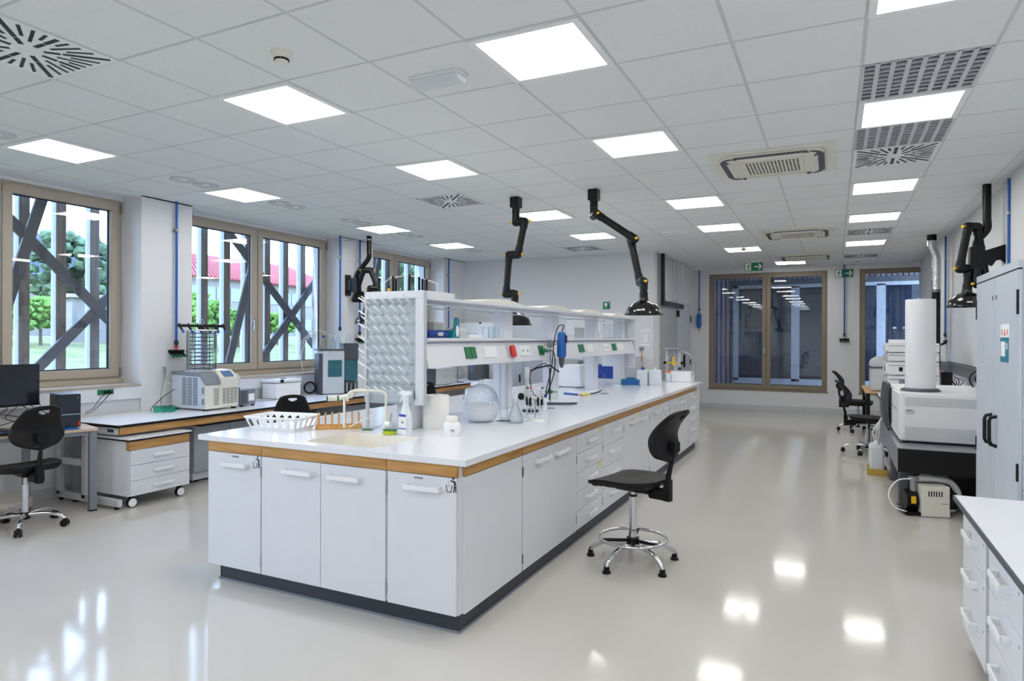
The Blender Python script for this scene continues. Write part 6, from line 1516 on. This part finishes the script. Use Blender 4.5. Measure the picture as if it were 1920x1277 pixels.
# grey locker
lk = thing('steel_locker', 'tall pale grey steel locker with black handles at the right edge', 'locker', (1.2, 5.16, 0))
LXF = .95
ob('body', MB().box(LXF, 1.46, 4.56, 5.76, .0, 1.965), M['lacq'], lk, bev=.003)
ob('top_gap', MB().box(LXF - .0215, LXF - .001, 4.57, 5.75, 1.914, 1.922), M['black'], lk)
ob('head_rail', MB().box(LXF - .022, LXF, 4.56, 5.76, 1.922, 1.967), M['lacq'], lk)
for k, (a, c) in enumerate(((4.56, 5.16), (5.16, 5.76))):
    d = ob('door', MB().box(LXF - .022, LXF - .001, a + .002, c - .002, .05, 1.913), M['lacq'], lk, bev=.002)
    y = 5.16 + (.07 if k else -.07)
    ob('handle', MB().tube([(LXF - .022, y, 1.03), (LXF - .055, y, 1.02), (LXF - .062, y, 1.00), (LXF - .062, y, .87), (LXF - .055, y, .85), (LXF - .022, y, .84)], .011, n=8), M['black'], d)
    ob('lock', MB().box(LXF - .025, LXF - .022, y * 1.0 - .006 - (.02 if k else -.02), y + .006 - (.02 if k else -.02), 1.77, 1.80), M['darkgrey'], d)
    yh = 5.75 if k else 4.57
    for za, zb in ((1.66, 1.80), (.72, .82)): ob('hinge', MB().cyl((LXF - .02, yh, za), (LXF - .02, yh, zb), .009, n=10), M['black'], d)
    if k == 0:
        F = LXF - .022
        ob('poster', MB().box(F - .0008, F, 4.77, 4.99, 1.38, 1.61), M['paper'], d, label='teal and white safety poster')
        ob('poster_field', MB().box(F - .0014, F - .0008, 4.77, 4.99, 1.38, 1.53), M['teal'], d)
        ob('poster_card', MB().box(F - .0020, F - .0014, 4.865, 4.975, 1.415, 1.505), M['paper'], d)
        ob('poster_figures', MB().box(F - .0016, F - .0008, 4.94, 4.96, 1.545, 1.58).box(F - .0016, F - .0008, 4.805, 4.825, 1.545, 1.58).prism([(4.86, 1.54), (4.90, 1.54), (4.88, 1.585)], 'x', F - .0016, F - .0008), M['orange'], d)
        ob('poster_number', text_mb('30', .055, (F - .0018, 4.822, 1.475), (0, -1, 0), (0, 0, 1), .0004), M['paper'], d)
ob('plinth', MB().box(LXF + .02, 1.44, 4.6, 5.72, -.0, .04), M['black'], lk)
# optical table with mass spectrometer
ot = thing('optical_table', 'black and grey vibration damped table with round steel legs on the right', 'table', (.95, 8.2, 0))
TX0, TX1, TY0, TY1, TZ0, TZ1 = .505, 1.40, 6.66, 8.95, .355, .565
ob('table_body', MB().box(TX0 + .002, TX1, TY0 + .0, TY1, TZ0, TZ1 - .006), M['black'], ot)
ob('side_skin', MB().box(TX0, TX0 + .0018, TY0, TY1, TZ0, TZ1 - .006), M['grey'], ot)
ob('top_skin', MB().box(TX0, TX1, TY0, TY1, TZ1 - .006, TZ1), M['gridsteel'], ot)
for x, y in ((.62, 6.98), (.64, 8.2), (1.28, 6.98), (1.28, 8.6)): ob('leg', MB().cyl((x, y, .006), (x, y, TZ0), .085, n=32).cyl((x, y, 0), (x, y, .006), .10, n=32), M['darkgrey'], ot)
ob('shelf_box', MB().box(.95, 1.36, 7.2, 8.6, .04, .30).box(1.0, 1.3, 7.3, 8.5, 0, .04), M['black'], ot)
msx = thing('mass_spectrometer', 'large white instrument with perforated side bands on the optical table', 'mass spectrometer', (.9, 7.6, TZ1))
ob('housing', MB().box(.545, 1.33, 7.02, 8.45, TZ1 + .018, 1.02), M['whiteplastic'], msx, bev=.012)
ob('side_panel', MB().box(.575, 1.32, 7.012, 7.02, TZ1 + .03, 1.0), M['whiteplastic'], msx, bev=.003)
pf = MB()
for zb, nz in ((TZ1 + .045, 8), (.905, 6)):
    for i in range(60):
        for j in range(nz): x = .592 + i * .0121; z = zb + j * .0135; pf.box(x, x + .006, 7.0108, 7.0122, z, z + .0065)
ob('perforation', pf, M['perf'], msx)
ob('type_plate', MB().box(.592, .665, 7.0105, 7.012, .83, .875), M['lightgrey'], msx); ob('plate_lettering', MB().box(.60, .64, 7.0098, 7.0105, .862, .868), M['ink'], msx)
fp = MB(); fp.grid(lambda u, v: (.47 + .045 * (2 * v - 1) ** 2 * .5, 7.92 + u * .52, TZ1 - .0 + .03 + v * .455), 6, 12, lambda u, v: (.045, 0, 0))
ob('front_panel', fp, M['darkgrey'], msx, bev=.006)
ob('side_seam', MB().box(.5435, .545, 7.25, 7.9, .84, .848), M['grey'], msx)
ob('foot', MB().cyl((.60, 7.1, TZ1), (.60, 7.1, TZ1 + .019), .02).cyl((1.2, 7.1, TZ1), (1.2, 7.1, TZ1 + .019), .02).cyl((.60, 8.35, TZ1), (.60, 8.35, TZ1 + .019), .02), M['black'], msx)
tc = thing('magnet_tower', 'tall plain white cylinder with black base ring on the large white instrument', 'instrument column', (.75, 7.38, 1.02))
ob('column', MB().lathe((.745, 7.38, 1.03), [(.126, 0), (.127, .006), (.127, .858), (.124, .866), (.0001, .868)], n=56), M['whiteplastic'], tc)
ob('base_ring', MB().lathe((.745, 7.38, 1.02), [(.165, 0), (.168, .008), (.155, .024), (.13, .03), (.0001, .03)], n=48), M['darkgrey'], tc)
# waste canister and tray, vacuum pump under the table
wt = thing('amber_tray', 'shallow amber plastic tray on the floor under the waste canister', 'tray', (.43, 8.5, 0))
ob('tray_base', MB().box(.34, .54, 8.33, 8.68, 0, .008), M['yellowwater'], wt); ob('tray_rim', MB().box(.34, .352, 8.33, 8.68, .008, .07).box(.528, .54, 8.33, 8.68, .008, .07).box(.352, .528, 8.33, 8.342, .008, .07).box(.352, .528, 8.668, 8.68, .008, .07), M['yellowwater'], wt)
wcn = thing('waste_canister', 'milky white waste canister with hoses standing in the amber tray', 'canister', (.43, 8.5, .008))
ob('body', MB().box(.362, .51, 8.37, 8.64, .0085, .33), M['jug'], wcn, bev=.02); ob('cap', MB().cyl((.44, 8.5, .33), (.44, 8.5, .37), .03), M['whiteplastic'], wcn)
for k in range(3): ob('hose', MB().tube(bz((.44 + .01 * k, 8.5, .36), (.40 + .03 * k, 8.46 - .04 * k, .46), (.46, 8.45 - .05 * k, .58), (.50, 8.6, .62), n=6), .012, n=8), M['hose'], wcn)
vpm = thing('floor_vacuum_pump', 'cream vacuum pump with dark slots on the floor under the optical table', 'pump', (.75, 6.7, 0), rz=rad(14))
ob('electronics_box', MB().box(-.10, .12, -.09, .10, .03, .262), M['cream'], vpm, w=False, bev=.003)
sl = MB()
for k in range(6): x = -.045 + k * .020; sl.box(x, x + .009, -.0915, -.09, .175, .22)
ob('vent_slots', sl, M['black'], vpm, w=False)
ob('foot_plate', MB().box(-.10, .12, -.094, -.09, .005, .045), M['cream'], vpm, w=False)
ob('red_lettering', MB().box(.05, .105, -.0912, -.09, .115, .120), M['red'], vpm, w=False)
ob('motor', MB().cyl((-.11, .02, .12), (-.20, .02, .12), .09, n=24).box(-.22, .12, -.08, .10, .01, .03).cyl((.12, .04, .12), (.21, .04, .12), .08, n=20), M['black'], vpm, w=False)
ob('inlet_flange', MB().cyl((-.13, .0, .20), (-.13, .0, .30), .026, n=18).cyl((-.13, .0, .29), (-.13, .0, .33), .036, n=18), M['steel'], vpm, w=False)
ob('oil_glass', MB().box(-.175, -.14, -.095, -.085, .11, .17), M['yellow'], vpm, w=False, label='yellow service label')
ob('foot', MB().box(-.2, -.17, -.07, -.04, 0, .012).box(.08, .11, -.07, -.04, 0, .012).box(-.2, -.17, .05, .08, 0, .012).box(.08, .11, .05, .08, 0, .012), M['black'], vpm, w=False)
ob('white_hose', MB().tube(bz((-.14, -.02, .31), (-.27, -.04, .29), (-.34, -.05, .18), (-.30, -.06, .07), (-.18, -.05, .02), n=8), .006, n=8), M['whiteplastic'], vpm, w=False)
ob('exhaust_hose', MB().tube(bz((-.09, .02, .305), (.05, .03, .305), (.17, .03, .28), (.23, .03, .18), (.20, .02, .07), (.12, .02, .04), n=8), .027, n=12), M['hose'], vpm, w=False)
# benches, LC stack, printer further back
wr = thing('instrument_bench', 'low white bench on the right carrying the stacked chromatograph', 'bench', (1.0, 10.0, 0))
ob('bench_top', MB().box(.56, 1.45, 9.02, 11.0, .705, .73), M['benchtop'], wr); ob('edge', MB().box(.555, .56, 9.02, 11.0, .703, .728), M['blackedge'], wr)
for x, y in ((.62, 9.1), (.62, 10.9), (1.38, 9.1), (1.38, 10.9)): ob('leg', MB().box(x - .025, x + .025, y - .025, y + .025, 0, .705), M['lightgrey'], wr)
ob('drawer_box', MB().box(.66, 1.1, 9.3, 9.8, .12, .66), M['white'], wr)
lc = thing('chromatograph_stack', 'stack of four white chromatograph modules behind the tall white cylinder', 'chromatograph', (.9, 9.6, .73))
Z = .73; hs = (.17, .165, .17, .11, .12)
for k, h in enumerate(hs):
    m = ob('module', MB().box(.60, 1.14, 9.35, 9.85, Z + .008, Z + h), M['whiteplastic'], lc, bev=.006)
    ob('front_cover', MB().box(.575, .60, 9.36, 9.84, Z + .02, Z + h - .014), M['lightgrey' if k in (1, 3) else 'whiteplastic'], m, bev=.008)
    ob('seam', MB().box(.61, 1.13, 9.348, 9.352, Z + .002, Z + .012).box(.61, 1.13, 9.346, 9.35, Z + h * .72, Z + h * .72 + .006), M['grey'], m)
    if k == 2: ob('dark_window', MB().box(.573, .575, 9.38, 9.5, Z + .05, Z + .12).box(.72, .76, 9.345, 9.35, Z + .055, Z + .105), M['black'], m)
    if k == 1:
        v_ = MB()
        for q in range(9): v_.box(.72, .79, 9.346, 9.35, Z + .03 + q * .011, Z + .036 + q * .011)
        ob('louvres', v_, M['grey'], m)
    Z += h
ob('bottle_tray', MB().box(.62, .86, 9.38, 9.62, Z + .002, Z + .045), M['whiteplastic'], lc, bev=.004)
def solv2(x, y, z, lab): return sol(x, y, z, lab, 'lightgrey', .85, 'labglass')
solv2(.68, 9.46, Z + .0455, 'clear solvent bottle on top of the chromatograph stack, nearest the aisle'); solv2(.79, 9.50, Z + .0455, 'clear solvent bottle on top of the chromatograph stack, half behind the white cylinder')
wl = thing('wiring_cluster', 'tangle of cables and green couplings on the wall side of the chromatograph stack', 'cables', (1.22, 9.6, .73))
rn = random.Random(11)
for k in range(8):
    p0 = Vector((1.18 + rn.uniform(0, .12), 9.35 + rn.uniform(0, .3), .745)); 
    ob('cable', MB().tube(bz(p0, p0 + Vector((rn.uniform(-.02, .12), rn.uniform(-.1, .1), .12)), p0 + Vector((rn.uniform(-.02, .14), rn.uniform(-.1, .1), .26)), p0 + Vector((.0, rn.uniform(0, .2), .20 + rn.uniform(0, .25))), n=6), .005, n=6), M[('black', 'black', 'darkgrey', 'red')[k % 4]], wl)
ob('junction_box', MB().box(1.17, 1.28, 9.40, 9.52, .745, 1.12), M['black'], wl, bev=.005)
fc_ = thing('black_cables', 'three dark cables looping out behind the grey locker above the white instrument', 'cables', (1.38, 8.1, 1.05))
for k in range(3): ob('cable', MB().tube(bz((1.44, 7.95, 1.22), (1.30 + .04 * k, 8.0, 1.20), (1.24 + .05 * k, 8.05, 1.12), (1.27 + .055 * k, 8.05, 1.03), n=8), .007, n=6), M['black'], fc_)
wtb = thing('wooden_table', 'pale wooden topped table with black legs near the far window on the right', 'table', (.8, 11.8, 0))
ob('table_top', MB().box(.42, 1.3, 11.06, 12.55, .71, .735), M['plywood'], wtb, bev=.002)
for x, y in ((.46, 11.1), (.46, 12.5), (1.25, 11.1), (1.25, 12.5)): ob('leg', MB().box(x - .025, x + .025, y - .025, y + .025, 0, .71), M['black'], wtb)
ob('rail', MB().box(.445, .475, 11.1, 12.5, .62, .70), M['black'], wtb)
pn = thing('laser_printer', 'pale grey printer shaped instrument with curved lid on the wooden table', 'printer', (.75, 11.5, .735))
ob('lower_body', MB().box(.50, .98, 11.20, 11.75, .745, 1.08), M['lightgrey'], pn, bev=.012)
ob('dark_slot', MB().box(.495, .97, 11.195, 11.74, 1.08, 1.10), M['darkgrey'], pn)
ob('lid', MB().prism([(.49, 1.10), (.99, 1.10), (.99, 1.20), (.93, 1.25), (.60, 1.25), (.51, 1.19)], 'y', 11.19, 11.76), M['midgrey' if False else 'lightgrey'], pn, bev=.012)
ob('foot', MB().box(.52, .56, 11.22, 11.26, .735, .746).box(.9, .94, 11.22, 11.26, .735, .746), M['black'], pn)
wp = thing('well_plate', 'white tray with small wells at the aisle edge of the instrument bench', 'tray', (.68, 10.6, .73))
ob('plate', MB().box(.60, .76, 10.5, 10.8, .7305, .765), M['cream'], wp, bev=.003)
# whiteboard, steel trunking and duct on the right wall
wbd = thing('whiteboard', 'glossy whiteboard on the right wall under the black dome', 'whiteboard', (1.48, 10.2, 1.2))
ob('board', MB().box(1.478, 1.497, 8.2, 11.25, 1.20, 2.05), M['board'], wbd); ob('frame', MB().box(1.470, 1.499, 11.25, 11.27, 1.19, 2.06).box(1.470, 1.499, 8.18, 8.2, 1.19, 2.06).box(1.470, 1.499, 8.2, 11.25, 2.05, 2.06), M['lightgrey'], wbd)
stt = thing('steel_trunking', 'brushed steel cable trunking running along the right wall', 'trunking', (1.47, 9.6, 1.0))
ob('channel', MB().box(1.44, 1.499, 6.0, 12.9, 1.05, 1.185), M['steel'], stt, bev=.003)
dt = thing('silver_duct', 'silver foil duct with black ends dropping from the ceiling behind the tall cylinder', 'duct', (1.28, 11.1, 1.1))
ob('foil_duct', MB().tube(bz((1.255, 11.1, 2.93), (1.255, 11.1, 2.84), (1.29, 11.1, 2.74), (1.31, 11.1, 2.64), (1.31, 11.1, 2.40), (1.31, 11.1, 2.22), n=8), .058, n=24), M['alu'], dt)
ob('ceiling_collar', MB().cyl((1.255, 11.1, 2.925), (1.255, 11.1, ZC - .001), .061, n=24), M['black'], dt)
ob('duct_clamp', MB().cyl((1.31, 11.1, 2.19), (1.31, 11.1, 2.205), .064, n=24), M['steel'], dt)
ob('black_hose', MB().tube([(1.31, 11.1, 2.22 - .012 * k) for k in range(100)], [.052 + .004 * (k % 2) for k in range(100)], n=20), M['black'], dt)

# ================================================================ BACK NICHE WITH BUILT-IN DOORS
bn = thing('wall_cupboard', 'tall pale built in cupboard with black latches in the side wall of the niche', 'cupboard', (-2.79, 13.1, 0))
ob('frame', MB().box(-2.799, -2.785, 11.70, 14.46, 0.0, 2.24), M['lightgrey'], bn)
for a, c, hh in ((11.74, 13.05, 12.9), (13.07, 14.42, 13.2)):
    d = ob('door', MB().box(-2.785, -2.770, a, c, .06, 2.18), M['midgrey'] if a < 12 else M['lacq'], bn, bev=.001)
    ob('latch', MB().box(-2.77, -2.75, (13.10 if a > 13 else 12.99), (13.20 if a > 13 else 13.04), 1.94, 2.06), M['black'], d)
    if a > 13:
        [ob('hinge', MB().box(-2.77, -2.755, 14.36, 14.41, za, zb), M['black'], d) for za, zb in ((1.85, 2.0), (.95, 1.06))]; ob('handle', MB().box(-2.77, -2.74, 13.66, 13.72, .92, 1.18), M['black'], d)
ps = thing('plastic_curtain', 'clear wrinkled plastic sheet with dark track hanging over the niche cupboard', 'curtain', (-2.7, 12.5, 2.1))
cu = MB(); cu.grid(lambda u, v: (-2.72 + .008 * math.sin(u * 37 + v * 5) + .02 * math.sin(u * 6 + v * 2), 11.62 + u * 1.8, 2.18 + v * .81 + .02 * math.sin(u * 40) * (1 - v)), 90, 6, lambda u, v: (.003, 0, 0))
ob('sheet', cu, M['foil'], ps)
ob('side_track', MB().box(-2.74, -2.68, 11.56, 11.62, 2.10, 3.005), M['black'], ps)
fl_ = MB()
for k in range(22): y = 11.64 + k * .08; fl_.box(-2.735, -2.70, y, y + .045, 2.10, 2.185)
ob('hem', fl_, M['darkgrey'], ps)
